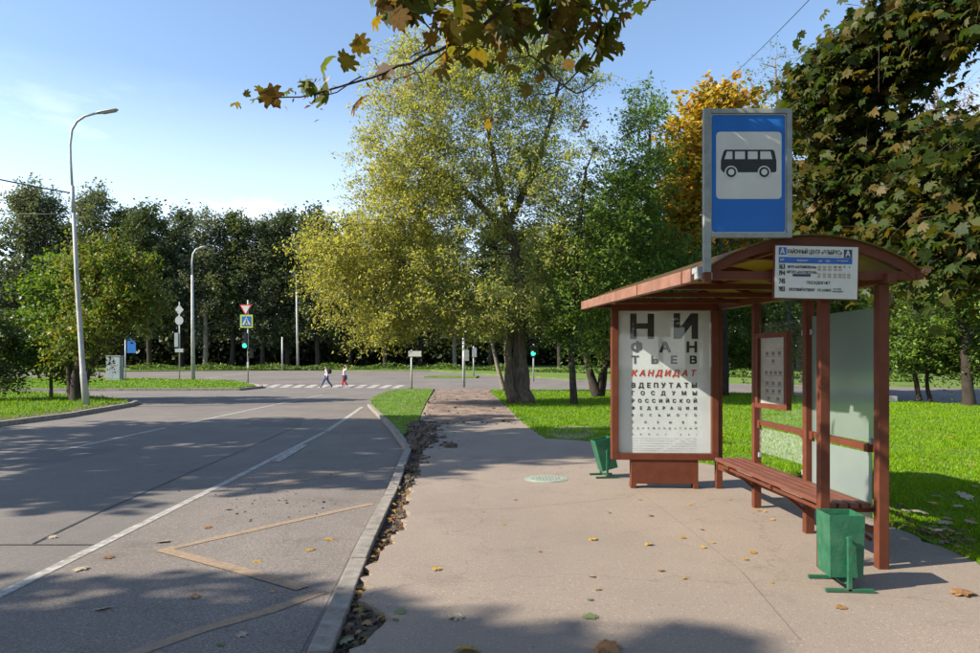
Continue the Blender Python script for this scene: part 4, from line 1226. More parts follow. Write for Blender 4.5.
tree('rowan_tree', 'thin rusty leaved tree glimpsed through the near maple', 'tree', G(1010, 411),
    [TP(1010, 411, d), TP(1000, 330, d), TP(975, 230, d), TP(950, 150, d), TP(935, 90, d)], [0.16, 0.13, 0.1, 0.07, 0.03],
    [B(930, 140, d, 34, 60, 70, 1.5), B(955, 190, d, 40, 45, 60, 1.5), B(990, 130, d, 40, 60, 60, 1.8)],
    'lf_rust', 0.12, 26, 0.4, OVAL, 'bark', branch_r=0.05)
d = 41
tree('young_tree', 'young tree with two slender pale leaning trunks left of the thick brown trunk', 'tree', G(503, 391),
    [TP(504, 391, d), TP(500, 375, d), TP(494, 352, d), TP(486, 320, d)], [0.16, 0.13, 0.1, 0.06],
    [B(485, 320, d, 22, 18, 25, 1.3), B(500, 300, d, 25, 22, 25, 1.4)], 'lf_yellow', 0.2, 40, 0.45, OVAL, 'bark_pale', branch_r=0.05,
    limbs=[([TP(508, 391, d), TP(506, 370, d), TP(505, 340, d)], [0.09, 0.07, 0.05])])

# left corner trees
d = 33
tree('young_maple', 'young bright green tree on a thin trunk left of the street lamp', 'tree', G(51, 397),
    [TP(51, 399, d), TP(51, 370, d), TP(50, 330, d), TP(50, 280, d)], [0.09, 0.07, 0.06, 0.03],
    [B(52, 330, d, 36, 42, 75, 1.6), B(60, 285, d, 32, 32, 50, 1.5), B(35, 355, d, 28, 18, 30, 1.2), B(70, 365, d, 26, 16, 25, 1.2)],
    'lf_lime', 0.17, 55, 0.36, BROAD, 'bark', branch_r=0.035)
d = 30.5
tree('box_elder', 'yellowing bushy tree on a cluster of dark trunks right behind the street lamp', 'tree', G(77, 401),
    [TP(77, 402, d), TP(76, 388, d), TP(80, 360, d), TP(92, 310, d), TP(98, 270, d)], [0.32, 0.24, 0.16, 0.1, 0.06],
    [B(102, 308, d, 46, 36, 100, 2), B(118, 280, d, 38, 36, 75, 1.8), B(95, 262, d, 34, 32, 55, 1.6), B(140, 297, d, 22, 20, 26, 1.2), B(80, 345, d, 28, 26, 40, 1.5)],
    'lf_yellow', 0.17, 58, 0.38, OVAL, 'bark_dark', branch_r=0.05, droop=0.6,
    limbs=[([TP(73, 402, d), TP(70, 385, d), TP(68, 350, d)], [0.18, 0.14, 0.08]), ([TP(81, 402, d), TP(86, 380, d), TP(100, 345, d)], [0.16, 0.12, 0.07])])
d = 31
tree('elder_bush', 'dark bush at the left edge of the picture', 'bush', G(-6, 400),
    [TP(-6, 401, d), TP(-6, 380, d), TP(-4, 350, d)], [0.16, 0.1, 0.06], [B(-8, 360, d, 24, 38, 75, 1.6), B(-14, 330, d, 22, 28, 40, 1.4)], 'lf_dark', 0.17, 70, 0.34, OVAL, 'bark_dark', branch_r=0.04)

# the wood beyond the main road: single trees, copied
def forest_proto(name, label, lf, h, w, low, n, per, lsz, bark='bark_dark'):
    return tree(name, label, 'tree', (0, 0, 0), [(0, 0, -0.3), (0.1, 0, h * 0.2), (-0.2, 0.1, h * 0.5), (0, 0, h * 0.9)], [0.34, 0.28, 0.2, 0.05],
        [(0, 0, h * (low + (1 - low) * 0.35), w, w, h * (1 - low) * 0.36, n), (0.5, 0, h * (low + (1 - low) * 0.65), w * 0.8, w * 0.8, h * (1 - low) * 0.34, n * 0.8), (0.3, 0, h * 0.88, w * 0.28, w * 0.28, h * 0.12, n * 0.18)],
        lf, lsz, per, 0.8, BROAD, bark, branch_r=0.07, sides=5, sprays=5, slen=1.9, lift=0.55, sdroop=0.3, scat=0.1, group='tall dark trees of the wood across the main road')
protos = [forest_proto('forest_tree', 'tall dark green tree of the wood beyond the main road', 'lf_dark', 19, 4.3, 0.12, 90, 105, 0.32),
          forest_proto('forest_tree', 'tall dark green tree of the wood beyond the main road', 'lf_dark', 20, 3.6, 0.2, 85, 105, 0.32),
          forest_proto('poplar_tree', 'tall grey green narrow topped tree of the wood beyond the main road', 'lf_dark2', 22, 3.0, 0.12, 100, 85, 0.26),
          forest_proto('birch_wood_tree', 'feathery grey green tree of the wood beyond the main road', 'lf_dark2', 21, 3.9, 0.16, 90, 80, 0.26, 'bark_pale')]
spots = [(-30, 92, 3, 207), (25, 92, 2, 181), (45, 93, 2, 192), (64, 96, 0, 224), (92, 92, 2, 186), (122, 95, 0, 210), (150, 92, 1, 205), (182, 96, 0, 210), (205, 92, 3, 207), (232, 94, 1, 212), (262, 92, 2, 215),
         (288, 95, 0, 212), (318, 92, 1, 208), (350, 96, 0, 220), (385, 93, 1, 225), (420, 96, 0, 220), (455, 95, 3, 225), (490, 96, 1, 225), (525, 94, 0, 230), (560, 92, 1, 225), (600, 90, 0, 220), (640, 88, 1, 210),
         (685, 84, 0, 205), (730, 80, 1, 200), (780, 76, 0, 190), (830, 72, 1, 180), (885, 70, 0, 170), (940, 68, 1, 170), (1000, 66, 0, 170), (-75, 92, 0, 190)]
used = set()
for i, (px, dd, k, top) in enumerate(spots):
    y = dd + rng.uniform(-1.5, 1.5)
    z = rise(y)
    h0 = (19, 20, 22, 21)[k]
    want = CAMH + (HZ - top) / F * y - z
    if k in used: o = copy_tree(protos[k])
    else: o = protos[k]; used.add(k)
    o.location = ((px - CX) / F * y, y, z)
    s = want / (h0 * 1.0)
    o.scale = (0.5 + 0.5 * s, 0.5 + 0.5 * s, s)
    o.rotation_euler = (0, 0, rng.uniform(0, 6.28))
# depth of the wood behind them
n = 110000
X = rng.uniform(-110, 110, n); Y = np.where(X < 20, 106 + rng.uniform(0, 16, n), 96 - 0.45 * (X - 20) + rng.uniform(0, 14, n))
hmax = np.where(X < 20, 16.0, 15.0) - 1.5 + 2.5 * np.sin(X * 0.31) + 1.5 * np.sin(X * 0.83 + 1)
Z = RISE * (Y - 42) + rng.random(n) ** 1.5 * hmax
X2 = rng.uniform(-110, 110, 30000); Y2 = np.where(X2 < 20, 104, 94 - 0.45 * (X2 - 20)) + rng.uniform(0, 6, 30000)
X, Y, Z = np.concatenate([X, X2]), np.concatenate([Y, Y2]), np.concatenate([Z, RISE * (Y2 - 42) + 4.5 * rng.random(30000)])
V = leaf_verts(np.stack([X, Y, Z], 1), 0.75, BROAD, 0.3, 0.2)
tag(np_mesh('woods', V, len(BROAD), M['lf_wood_shade']), 'dark depth of the wood behind the row of tall trees', 'woods', kind='stuff')
# hedge along the verge
n = 9000
t = rng.random(n)
e0, e1, e2 = G(120, 370.5), G(430, 369.8), G(940, 384)
Xh = np.where(t < 0.4, e0.x + (e1.x - e0.x) * t / 0.4, e1.x + (e2.x - e1.x) * (t - 0.4) / 0.6); Yh = np.where(t < 0.4, e0.y + (e1.y - e0.y) * t / 0.4, e1.y + (e2.y - e1.y) * (t - 0.4) / 0.6) + 1.5 + rng.random(n) * 1.2
Zh = RISE * (Yh - 42) + rng.random(n) ** 1.5 * (0.6 + 0.25 * np.sin(Xh * 0.9))
tag(np_mesh('undergrowth', leaf_verts(np.stack([Xh, Yh, Zh], 1), 0.3, OVAL, -0.4, 0.2), 4, M['lf_ash']), 'low scrubby undergrowth along the far verge of the main road', 'undergrowth', kind='stuff')

rng = np.random.default_rng(11)
# trees across the street whose shade falls over the road
for i, (x, y, h, w, n) in enumerate(((-17.5, 9.9, 15.5, 4.2, 170), (-19.5, 15.0, 14.5, 3.4, 120), (-17.5, 6.4, 9.5, 2.2, 34), (-15.6, -1.0, 12.2, 3.3, 200), (-13.0, -3.6, 10.4, 3.0, 140))):
    tree('roadside_tree', 'leafy roadside tree across the street shading the road', 'tree', (x, y, -0.1),
         [(x, y, -0.1), (x + 0.1, y, 2.5), (x - 0.1, y, 5.5), (x, y, h * 0.8)], [0.26, 0.2, 0.15, 0.06],
         [(x, y, h * 0.62, w, w, h * 0.3, n), (x, y, h * 0.8, w * 0.7, w * 0.7, h * 0.2, n * 0.5)], 'lf_ash', 0.24, 75, 0.5, BROAD, 'bark', branch_r=0.06,
         group='roadside trees across the street')

# unseen trees added behind the viewpoint to dim sky light on the shelter
for i, (x, y, h, w, n) in enumerate(((5.5, -9.5, 12, 4.0, 90), (-4.5, -15, 13, 4.5, 100), (12, -5, 12, 4.0, 80), (0.8, -20, 13, 4.5, 90))):
    tree('unseen_tree', 'unseen leafy tree added behind the viewpoint to dim the sky light', 'tree', (x, y, -0.1),
         [(x, y, -0.1), (x + 0.1, y, 2.0), (x - 0.1, y, 4.5), (x, y, h * 0.8)], [0.26, 0.2, 0.15, 0.06],
         [(x, y, h * 0.5, w, w, h * 0.36, n), (x, y, h * 0.78, w * 0.7, w * 0.7, h * 0.22, n * 0.5)], 'lf_ash', 0.3, 60, 0.55, BROAD, 'bark', branch_r=0.06,
         group='unseen trees added behind the viewpoint')

rng = np.random.default_rng(23)
# the near maple: trunk off to the right, crown over the shelter, one limb reaching over the pavement
mx, my = 8.2, 6.6
mbase = Vector((mx, my, 0))
def mb_(px, py, d, rx, rz, n, ry): return B(px, py, d, rx, rz, n, ry)
tree('near_maple', 'near maple with broad dark green and russet leaves hanging beside and over the shelter', 'tree', mbase,
    [(mx, my, -0.1), (mx, my, 1.6), (mx - 0.2, my + 0.1, 3.4), (mx - 0.3, my, 5.5), (mx, my, 8.5)], [0.32, 0.25, 0.22, 0.17, 0.08],
    [mb_(838, 95, 8.6, 34, 62, 34, 0.9), mb_(885, 40, 8.0, 40, 40, 34, 1.0), mb_(945, 25, 7.6, 48, 34, 36, 1.0), mb_(850, 190, 8.8, 44, 42, 44, 1.0), mb_(895, 160, 8.4, 30, 26, 14, 0.8),
     mb_(965, 175, 7.2, 30, 60, 34, 0.8), mb_(905, 235, 8.0, 40, 24, 26, 0.9), mb_(970, 245, 7.0, 28, 24, 18, 0.7), (mx, my, 7.2, 3.4, 3.4, 2.6, 120), (mx + 1.5, my + 1, 5, 3, 3, 1.8, 60)],
    'lf_maple', 0.112, 68, 0.25, MAPLE, 'bark', droop=0.7, flat=0.4, hang=0.8, branch_r=0.035, curl=0.5, sprays=5, slen=0.6, lift=0.1, sdroop=0.4, scat=0.05,
    limbs=[([(mx - 0.2, my, 3.2), TP(960, 165, 7.8), TP(900, 170, 8), TP(850, 190, 8.4)], [0.09, 0.05, 0.03, 0.015]),
           ([(mx - 0.3, my, 5.0), TP(960, 40, 7.4), TP(900, 20, 7.4), TP(860, 30, 7.6)], [0.09, 0.05, 0.03, 0.015])])

# the overhanging limb: twigs drooping into the top of the view
limb = empty('maple_bough', (2.4, 4.4, 5.6), 'overhanging maple bough with browning leaves at the top of the picture', 'branch')
LO = Vector(limb.location)
wood = MB()
twigs = [
    ([TP(700, -190, 5.2), TP(590, -110, 4.9), TP(520, -20, 4.7), TP(497, 15, 4.65), TP(462, 42, 4.6), TP(410, 62, 4.55), TP(360, 82, 4.5), TP(300, 96, 4.5), TP(250, 100, 4.5)], 0.02, 0.003),
    ([TP(420, 15, 4.6), TP(440, 40, 4.58), TP(410, 58, 4.56)], 0.006, 0.004),
    ([TP(360, 78, 4.5), TP(330, 95, 4.48), TP(300, 92, 4.47)], 0.005, 0.002),
    ([TP(455, 46, 4.6), TP(420, 72, 4.55), TP(400, 78, 4.5), TP(376, 80, 4.5)], 0.005, 0.002),
    ([TP(590, -110, 4.9), TP(545, -40, 4.8), TP(512, 10, 4.75), TP(530, 55, 4.7), TP(575, 95, 4.7), TP(600, 80, 4.75)], 0.012, 0.003),
    ([TP(690, -120, 5.1), TP(640, -50, 5.0), TP(612, 20, 4.95), TP(590, 60, 4.9), TP(560, 90, 4.85), TP(530, 97, 4.8)], 0.012, 0.003),
    ([TP(640, -50, 5.0), TP(575, -20, 4.8), TP(548, 20, 4.75), TP(540, 50, 4.7), TP(552, 70, 4.7)], 0.008, 0.003),
    ([TP(530, 55, 4.7), TP(505, 60, 4.7), TP(490, 95, 4.7), TP(493, 125, 4.7)], 0.004, 0.0018),
    ([TP(590, 60, 4.9), TP(582, 100, 4.88), TP(580, 122, 4.86)], 0.003, 0.0015),
    ([TP(740, -160, 5.2), TP(690, -60, 5.1), TP(655, -10, 5.0), TP(615, 8, 5.0)], 0.01, 0.003),
]
for pts, r0, r1 in twigs:
    q = [Vector(p) for p in pts]
    out = []
    for i in range(len(q) - 1):
        for k in range(4):
            out.append(q[i].lerp(q[i + 1], k / 4) + Vector(rng.normal(size=3) * 0.006) - LO)
    out.append(q[-1] - LO)
    wood.tube(out, list(np.linspace(r0, r1, len(out))), 6)
wood.tube([Vector(P(*p)) - LO for p in ((700, -190, 5.2), (620, -95, 4.9), (520, -60, 4.8), (430, -50, 4.74), (365, -40, 4.7))], [0.018, 0.013, 0.009, 0.006, 0.003], 6)
# back to the trunk on the right
wood.tube([Vector(p) - LO for p in ((mx - 0.3, my, 5.2), (6.4, 6.2, 5.9), (4.3, 5.7, 6.1), (2.6, 5.4, 5.9), TP(740, -160, 5.2), TP(690, -120, 5.1))], [0.08, 0.06, 0.045, 0.034, 0.022, 0.014], 8)
wood.tube([Vector(p) - LO for p in ((2.6, 5.4, 5.9), TP(720, -200, 5.25), TP(700, -190, 5.2))], [0.034, 0.024, 0.02], 8)
wood.build('bough', M['twig'], limb, smooth=True)
LV = []
lp = [(234, 102, 9), (262, 92, 14), (272, 98, 15), (285, 90, 10), (303, 84, 18), (322, 60, 17), (345, 63, 14), (328, 95, 20), (357, 100, 21), (383, 72, 18), (420, 74, 20), (374, 18, 15),
      (398, 20, 20), (415, 12, 26), (440, 25, 22), (458, 10, 26), (430, 38, 18), (487, 125, 11), (580, 125, 14), (586, 65, 18), (552, 45, 20), (545, 52, 18), (565, 15, 26), (590, 12, 22), (612, 8, 22),
      (625, 5, 18), (648, 2, 12), (470, 30, 24), (452, 35, 20), (505, 12, 24), (522, 20, 20), (535, 30, 20), (540, 8, 24), (560, 40, 16), (480, 8, 22), (430, 5, 22), (500, 40, 18), (515, 66, 14), (528, 92, 12),
      (540, 80, 13), (490, 70, 15), (470, 62, 14), (597, 40, 18), (604, 22, 18), (575, 32, 17), (312, 88, 14), (255, 98, 12), (247, 95, 10)]
for (px, py, sz) in lp:
    dd = 4.5 + (0.3 if px > 480 else 0) + rng.uniform(-0.08, 0.08)
    c = np.array(P(px, py, dd))[None]
    LV.append(leaf_verts(c - np.array(LO), sz * 1.22 * dd / F, MAPLE, 1.0, 0.0, 0.5))
for _ in range(120):
    px = rng.uniform(372, 632); lim = 78 if 430 < px < 620 else 30
    py = -12 + lim * rng.random() ** 1.5
    c = np.array(P(px, py, 4.62 + 0.35 * (px > 520) + rng.uniform(-0.15, 0.15)))[None]
    LV.append(leaf_verts(c - np.array(LO), 4.7 / F * rng.uniform(11, 21) * 1.2, MAPLE, 0.9, 0.1, 0.8))
# clusters on the same bough, mostly unseen, added to shade sign and arch
for (px, py, dd, n, sp) in ((390, -42, 4.72, 26, 0.24), (450, -42, 4.75, 26, 0.22), (515, -46, 4.78, 18, 0.22), (585, -46, 4.8, 8, 0.22), (490, -60, 4.85, 14, 0.3), (450, -95, 4.75, 12, 0.3), (560, -30, 4.9, 12, 0.3), (480, -25, 4.75, 14, 0.25), (620, -70, 5.0, 30, 0.4), (700, -150, 5.2, 30, 0.4), (540, 15, 4.85, 14, 0.22), (590, 20, 4.9, 12, 0.2)):
    c = np.array(P(px, py, dd))[None] + rng.normal(size=(n, 3)) * [sp, sp, sp * 0.5]
    LV.append(leaf_verts(c - np.array(LO), 0.14, MAPLE, 0.8, 0.2, 0.5))
np_mesh('leaves', np.concatenate(LV), len(MAPLE), M['lf_maple_dry'], limb)
LV = []
for _ in range(190):
    tpts, _, _ = twigs[rng.integers(0, 9)]
    i = rng.integers(1, len(tpts) - 1) if len(tpts) > 2 else 0
    c = np.array(tpts[i]) * 0.5 + np.array(tpts[min(i + 1, len(tpts) - 1)]) * 0.5 + rng.normal(size=3) * 0.06
    LV.append(leaf_verts(c[None] - np.array(LO), 0.05, NARROW, 0.9, 0.0, 0.6))
np_mesh('seeds', np.concatenate(LV), 4, M['lf_fallen_brown'], limb)['kind'] = 'stuff'

# ------------------------------------------------------------------ street lamps, poles and signs
def lamp(label, d, pole, radii, arm, ar, head, collar=None, group='street lamps'):
    base = Vector(P(*pole[0], d)); gz = rise(d)
    r = empty('street_lamp', (base.x, d, gz), label, 'street lamp', group)
    o = Vector(r.location)
    mb = MB(); mb.tube([Vector(P(*p, d)) - o for p in pole], radii, 14); pl_ = mb.build('pole', M['concrete_pole'], r, smooth=True)
    if collar:
        mb = MB(); mb.tube([Vector(P(*p, d)) - o for p in collar[:2]], [collar[2], collar[2]], 14); mb.build('collar', M['zinc'], pl_, smooth=True)
    mb = MB(); mb.tube([Vector(P(*p, d)) - o for p in arm], ar, 10); mb.build('arm', M['zinc'], r, smooth=True)
    (ax, ay), (bx, by), wd = head
    a, b = Vector(P(ax, ay, d)) - o, Vector(P(bx, by, d)) - o
    mb = MB(); mb.tube([a.lerp(b, t) for t in (0, 0.08, 0.3, 0.8, 0.97, 1)], [wd * k for k in (0.5, 0.8, 1, 1, 0.75, 0.3)], 12)
    c = (a + b) / 2; t = (b - a).normalized()
    mb.v = [tuple(Vector((v[0], v[1] * 1.5, c.z + (t.z / t.x) * (v[0] - c.x) + (v[2] - (c.z + (t.z / t.x) * (v[0] - c.x))) * 0.6))) for v in mb.v]
    hd = mb.build('lamp_head', M['zinc'], r, smooth=True)
    mb = MB(); mb.bar(a.lerp(b, 0.3) + Vector((0, 0, -wd * 0.6)), a.lerp(b, 0.9) + Vector((0, 0, -wd * 0.6)), wd * 2, wd * 0.25); mb.build('lamp_cover', M['lamp_glass'], hd)
    return r
lamp('tall leaning grey street lamp at the left kerb', 27.3, [(86.5, 406), (83, 372), (82.8, 371), (77, 280), (72.5, 190)], [0.135, 0.115, 0.1, 0.085, 0.06],
     [(72.5, 192), (70.6, 160), (70.2, 145), (72, 130), (77, 121.5), (85, 116.2), (98, 112.8)], [0.045] * 7, ((96, 113.4), (118, 109.6), 0.085), ((73.6, 213), (72.2, 186), 0.075))
lamp('grey street lamp on the grass island across the street', 57, [(193.2, 380), (192.2, 275)], [0.16, 0.1], [(192.2, 276), (192, 262), (193, 254), (196, 249.5), (201, 247.6)], [0.07] * 5, ((199.5, 248), (206.5, 246.6), 0.14))
lamp('far grey street lamp in front of the dark wood', 85, [(298, 370), (296.5, 292)], [0.16, 0.1], [(296.5, 293), (296.3, 280), (295.5, 274), (293, 271.5)], [0.06] * 4, ((294, 271.6), (289.5, 272), 0.14))
# cables
def cable(pts, r, label):
    q = [Vector(p) for p in pts]
    out = []
    for i in range(len(q) - 1):
        for k in range(10):
            t = k / 10; p = q[i].lerp(q[i + 1], t); p.z -= 4 * 0.12 * t * (1 - t); out.append(p)
    out.append(q[-1])
    mb = MB(); mb.tube(out, r, 6)
    tag(mb.build('overhead_cable', M['cable'], smooth=True), label, 'cable')
cable([TP(-200, 132, 25), TP(70, 193, 27.3)], 0.028, 'thick black cable reaching the leaning street lamp from the left')
cable([TP(-200, 205, 30), TP(74, 214, 27.5)], 0.014, 'thin lower cable reaching the leaning street lamp')
cable([TP(715, 90, 38), TP(812, -3, 20)], 0.012, 'thin overhead wire crossing the sky above the orange maple')

# give-way and crossing signs with traffic light
def pole_thing(name, label, cat, px, base_y, top_y, r, group=None, d=None):
    p = G(px, base_y); dd = p.y
    o = empty(name, p, label, cat, group)
    mb = MB(); mb.tube([(0, 0, -0.05), (0, 0, P(px, top_y, dd).z - p.z)], r, 10); mb.build('pole', M['zinc'], o, smooth=True)
    return o, dd
def loc(o, px, py, d): q = P(px, py, d); return q.x - o.location.x, q.z - o.location.z
tl, d = pole_thing('traffic_light', 'pole with give way sign, pedestrian crossing sign and green traffic light at the crossing', 'traffic light', 248, 383.4, 300, 0.055)
k = d / F
def plate_part(o, name, outline, mat, y, th=0.02, parent=None):
    mb = MB(); mb.plate(outline, y, y + th); return mb.build(name, mat, parent or o)
c = loc(tl, 246.2, 308.5, d)
tri = lambda s: [(c[0] - s, c[1] + s * 0.6), (c[0] + s, c[1] + s * 0.6), (c[0], c[1] - s * 1.15)]
gw = plate_part(tl, 'give_way_sign', tri(0.46), M['sign_red'], -0.10)
plate_part(tl, 'white_field', tri(0.33), M['sign_white'], -0.115, 0.01, gw)
a = loc(tl, 240.6, 327.8, d); b = loc(tl, 253.2, 314.8, d)
sq = lambda m: [(a[0] + m, a[1] + m), (b[0] - m, a[1] + m), (b[0] - m, b[1] - m), (a[0] + m, b[1] - m)]
cs = plate_part(tl, 'crossing_sign', sq(0), M['sign_yellow'], -0.10)
plate_part(tl, 'blue_field', sq(0.12), M['sign_blue'], -0.113, 0.01, cs)
m_ = ((a[0] + b[0]) / 2, (a[1] + b[1]) / 2); s = 0.3
wt = plate_part(tl, 'white_triangle', [(m_[0] - s, m_[1] - s * 0.85), (m_[0] + s, m_[1] - s * 0.85), (m_[0], m_[1] + s)], M['sign_white'], -0.126, 0.01, cs)
mb = MB()
mb.plate([(m_[0] - 0.03, m_[1] - 0.02), (m_[0] + 0.05, m_[1] - 0.02), (m_[0] + 0.03, m_[1] + 0.1), (m_[0] - 0.03, m_[1] + 0.1)], -0.138, -0.13)
mb.plate([(m_[0] + 0.02, m_[1] - 0.02), (m_[0] + 0.05, m_[1] - 0.02), (m_[0] + 0.13, m_[1] - 0.23), (m_[0] + 0.08, m_[1] - 0.23)], -0.138, -0.13)
mb.plate([(m_[0] - 0.03, m_[1] - 0.02), (m_[0] + 0.02, m_[1] - 0.02), (m_[0] - 0.08, m_[1] - 0.23), (m_[0] - 0.14, m_[1] - 0.23)], -0.138, -0.13)
mb.plate([(m_[0] + 0.035 * math.cos(t), m_[1] + 0.15 + 0.035 * math.sin(t)) for t in np.linspace(0, 6.28, 12, endpoint=False)], -0.138, -0.13)
mb.build('walker_pictogram', M['sign_black'], cs)
def signal(o, px, y0, y1, d, lit, back=False):
    x, z1 = loc(o, px, y0, d); _, z0 = loc(o, px, y1, d)
    w = 0.17
    mb = MB(); mb.box((x, -0.14, (z0 + z1) / 2), (w * 2, 0.2, z1 - z0)); hs = mb.build('signal_head', M['shoe'], o, bevel=0.02)
    n = 3 if z1 - z0 > 0.9 else 2
    for i in range(n):
        zc = z0 + (z1 - z0) * (i + 0.5) / n
        rr = 0.42 * (z1 - z0) / n
        mb = MB(); mb.tube([(x, -0.24, zc), (x, -0.255, zc)], rr, 18); mb.build('lens', M['light_green'] if (i == 0 and lit) else M['lens_dark'], hs)
        mb = MB(); N = 9
        for q in range(N):
            t0, t1 = math.pi * q / N, math.pi * (q + 1) / N
            mb.add([(x + rr * 1.05 * math.cos(t0), -0.24, zc + rr * 1.05 * math.sin(t0)), (x + rr * 1.05 * math.cos(t1), -0.24, zc + rr * 1.05 * math.sin(t1)),
                    (x + rr * 1.05 * math.cos(t1), -0.38, zc + rr * 1.05 * math.sin(t1)), (x + rr * 1.05 * math.cos(t0), -0.38, zc + rr * 1.05 * math.sin(t0))], [(0, 1, 2, 3)])
        mb.build('visor', M['shoe'], hs)
    return hs
signal(tl, 245.8, 333, 348.2, d, True)
signal(tl, 251, 348.5, 358, d - 0.1, False)
x, z = loc(tl, 248.3, 365, d); mb = MB(); mb.box((x, -0.08, z), (0.12, 0.12, 0.4)); mb.build('push_button_box', M['sign_white'], tl, bevel=0.01)

sp_, d = pole_thing('sign_post', 'post with backs of a diamond sign and a round sign on the grass island', 'sign post', 179.5, 379.3, 302, 0.05)
c = loc(sp_, 179.6, 309.8, d); s = 0.36
plate_part(sp_, 'diamond_sign', [(c[0] - s, c[1]), (c[0], c[1] - s * 1.2), (c[0] + s, c[1]), (c[0], c[1] + s * 1.2)], M['zinc'], -0.08)
c = loc(sp_, 179.6, 320.5, d); plate_part(sp_, 'round_sign', [(c[0] + 0.34 * math.cos(t), c[1] + 0.36 * math.sin(t)) for t in np.linspace(0, 6.283, 20, endpoint=False)], M['zinc'], -0.08)
c = loc(sp_, 177, 340, d); mb = MB(); mb.box((c[0], 0, c[1]), (0.3, 0.3, 1.15)); mb.build('signal_box', M['cabinet'], sp_, bevel=0.01)
c = loc(sp_, 179.5, 350.5, d); mb = MB(); mb.box((c[0], 0, c[1]), (0.66, 0.2, 0.3)); mb.build('small_plate', M['zinc'], sp_, bevel=0.01)

bs, d = pole_thing('blue_sign', 'blue sign on a thin post beside the grey cabinet', 'sign', 125.4, 381, 338, 0.045)
a = loc(bs, 127.5, 353, d); b = loc(bs, 136.2, 338.5, d)
plate_part(bs, 'panel', [(a[0], a[1]), (b[0], a[1]), (b[0], b[1] - 0.35), (b[0] - 0.3, b[1]), (a[0], b[1])], M['sign_blue'], -0.07)
cb = G(115, 380)
cbx = empty('electric_cabinet', cb, 'grey electric cabinet standing on the grass island', 'cabinet')
mb = MB(); mb.box((0, 0, 0.98), (1.12, 0.6, 1.85)); mb.build('cabinet_body', M['cabinet'], cbx, bevel=0.015)
mb = MB(); mb.box((0, 0, 1.935), (1.2, 0.68, 0.05)); mb.build('cabinet_roof', M['zinc'], cbx)
mb = MB(); mb.box((0, 0, 0.03), (1.16, 0.64, 0.08)); mb.build('plinth', M['concrete'], cbx)
for sx in (-1, 1):
    mb = MB(); mb.box((sx * 0.272, -0.307, 0.98), (0.52, 0.012, 1.7)); mb.build('door', M['cabinet'], cbx)

# posts by the end of the path
p1_, d = pole_thing('sign_post', 'post with a white sign plate at the tip of the kerbed grass', 'sign post', 411.5, 388.3, 350, 0.06)
a = loc(p1_, 408.5, 356.5, d); b = loc(p1_, 421.5, 351, d); plate_part(p1_, 'sign_plate', [a, (b[0], a[1]), b, (a[0], b[1])], M['sign_white'], -0.08)
p2_, d = pole_thing('traffic_signal_post', 'tall post with a grey control box standing in the mouth of the path', 'signal post', 463.8, 386.5, 338, 0.1)
c = loc(p2_, 466.6, 355.5, d); mb = MB(); mb.box((c[0], -0.02, c[1]), (0.34, 0.26, 0.72)); mb.build('control_box', M['grey_metal'], p2_, bevel=0.01)
p3_, d = pole_thing('traffic_signal_post', 'thin post with a signal head seen from behind on the traffic island', 'signal post', 473.6, 376.4, 346, 0.07)
c = loc(p3_, 474.5, 352.5, d); mb = MB(); mb.box((c[0], -0.12, c[1]), (0.42, 0.2, 0.85)); mb.build('signal_head', M['grey_metal'], p3_, bevel=0.02)
p4_, d = pole_thing('traffic_light', 'far traffic light pole with a green light right of the thick trunk', 'traffic light', 533.5, 381, 344, 0.06)
signal(p4_, 533, 346, 357, d, False)
hd = [o for o in p4_.children if o.name.startswith('signal_head')][0]
hd.children[0].data.materials[0] = M['lens_dark']
c = loc(p4_, 533, 353.5, d); mb = MB(); mb.tube([(c[0], -0.26, c[1]), (c[0], -0.275, c[1])], 0.17, 14); mb.build('green_lens', M['light_green'], p4_)
p5_, d = pole_thing('short_post', 'short grey post on the far verge beside the far street lamp', 'post', 282.3, 370, 337, 0.1)
cbk = G(890, 402)
mb = MB(); mb.box((0, 0, 0.12), (0.42, 0.4, 0.28)); co = mb.build('concrete_block', M['concrete'], bevel=0.02); co.location = cbk
tag(co, 'small pale concrete block on the lawn behind the nearest shelter post', 'concrete block')

# ------------------------------------------------------------------ people crossing
def skin_obj(name, nodes, edges, mat, parent, sub=2):
    me = bpy.data.meshes.new(name)
    names = list(nodes)
    me.from_pydata([nodes[n][0] for n in names], [(names.index(a), names.index(b)) for a, b in edges], [])
    o = bpy.data.objects.new(name, me); COL.objects.link(o)
    m = o.modifiers.new('skin', 'SKIN'); m.use_smooth_shade = True
    for i, n in enumerate(names):
        r = nodes[n][1]
        me.skin_vertices[0].data[i].radius = (r, r) if not isinstance(r, tuple) else r
    me.skin_vertices[0].data[0].use_root = True
    s = o.modifiers.new('sub', 'SUBSURF'); s.levels = sub; s.render_levels = sub
    dg = bpy.context.evaluated_depsgraph_get(); dg.update()
    nm = bpy.data.meshes.new_from_object(o.evaluated_get(dg))
    bpy.data.objects.remove(o); bpy.data.meshes.remove(me)
    nm.name = name
    nm.materials.clear(); nm.materials.append(mat)
    nm.polygons.foreach_set('use_smooth', [True] * len(nm.polygons))
    q = bpy.data.objects.new(name, nm); COL.objects.link(q)
    if parent is not None: q.parent = parent
    return q

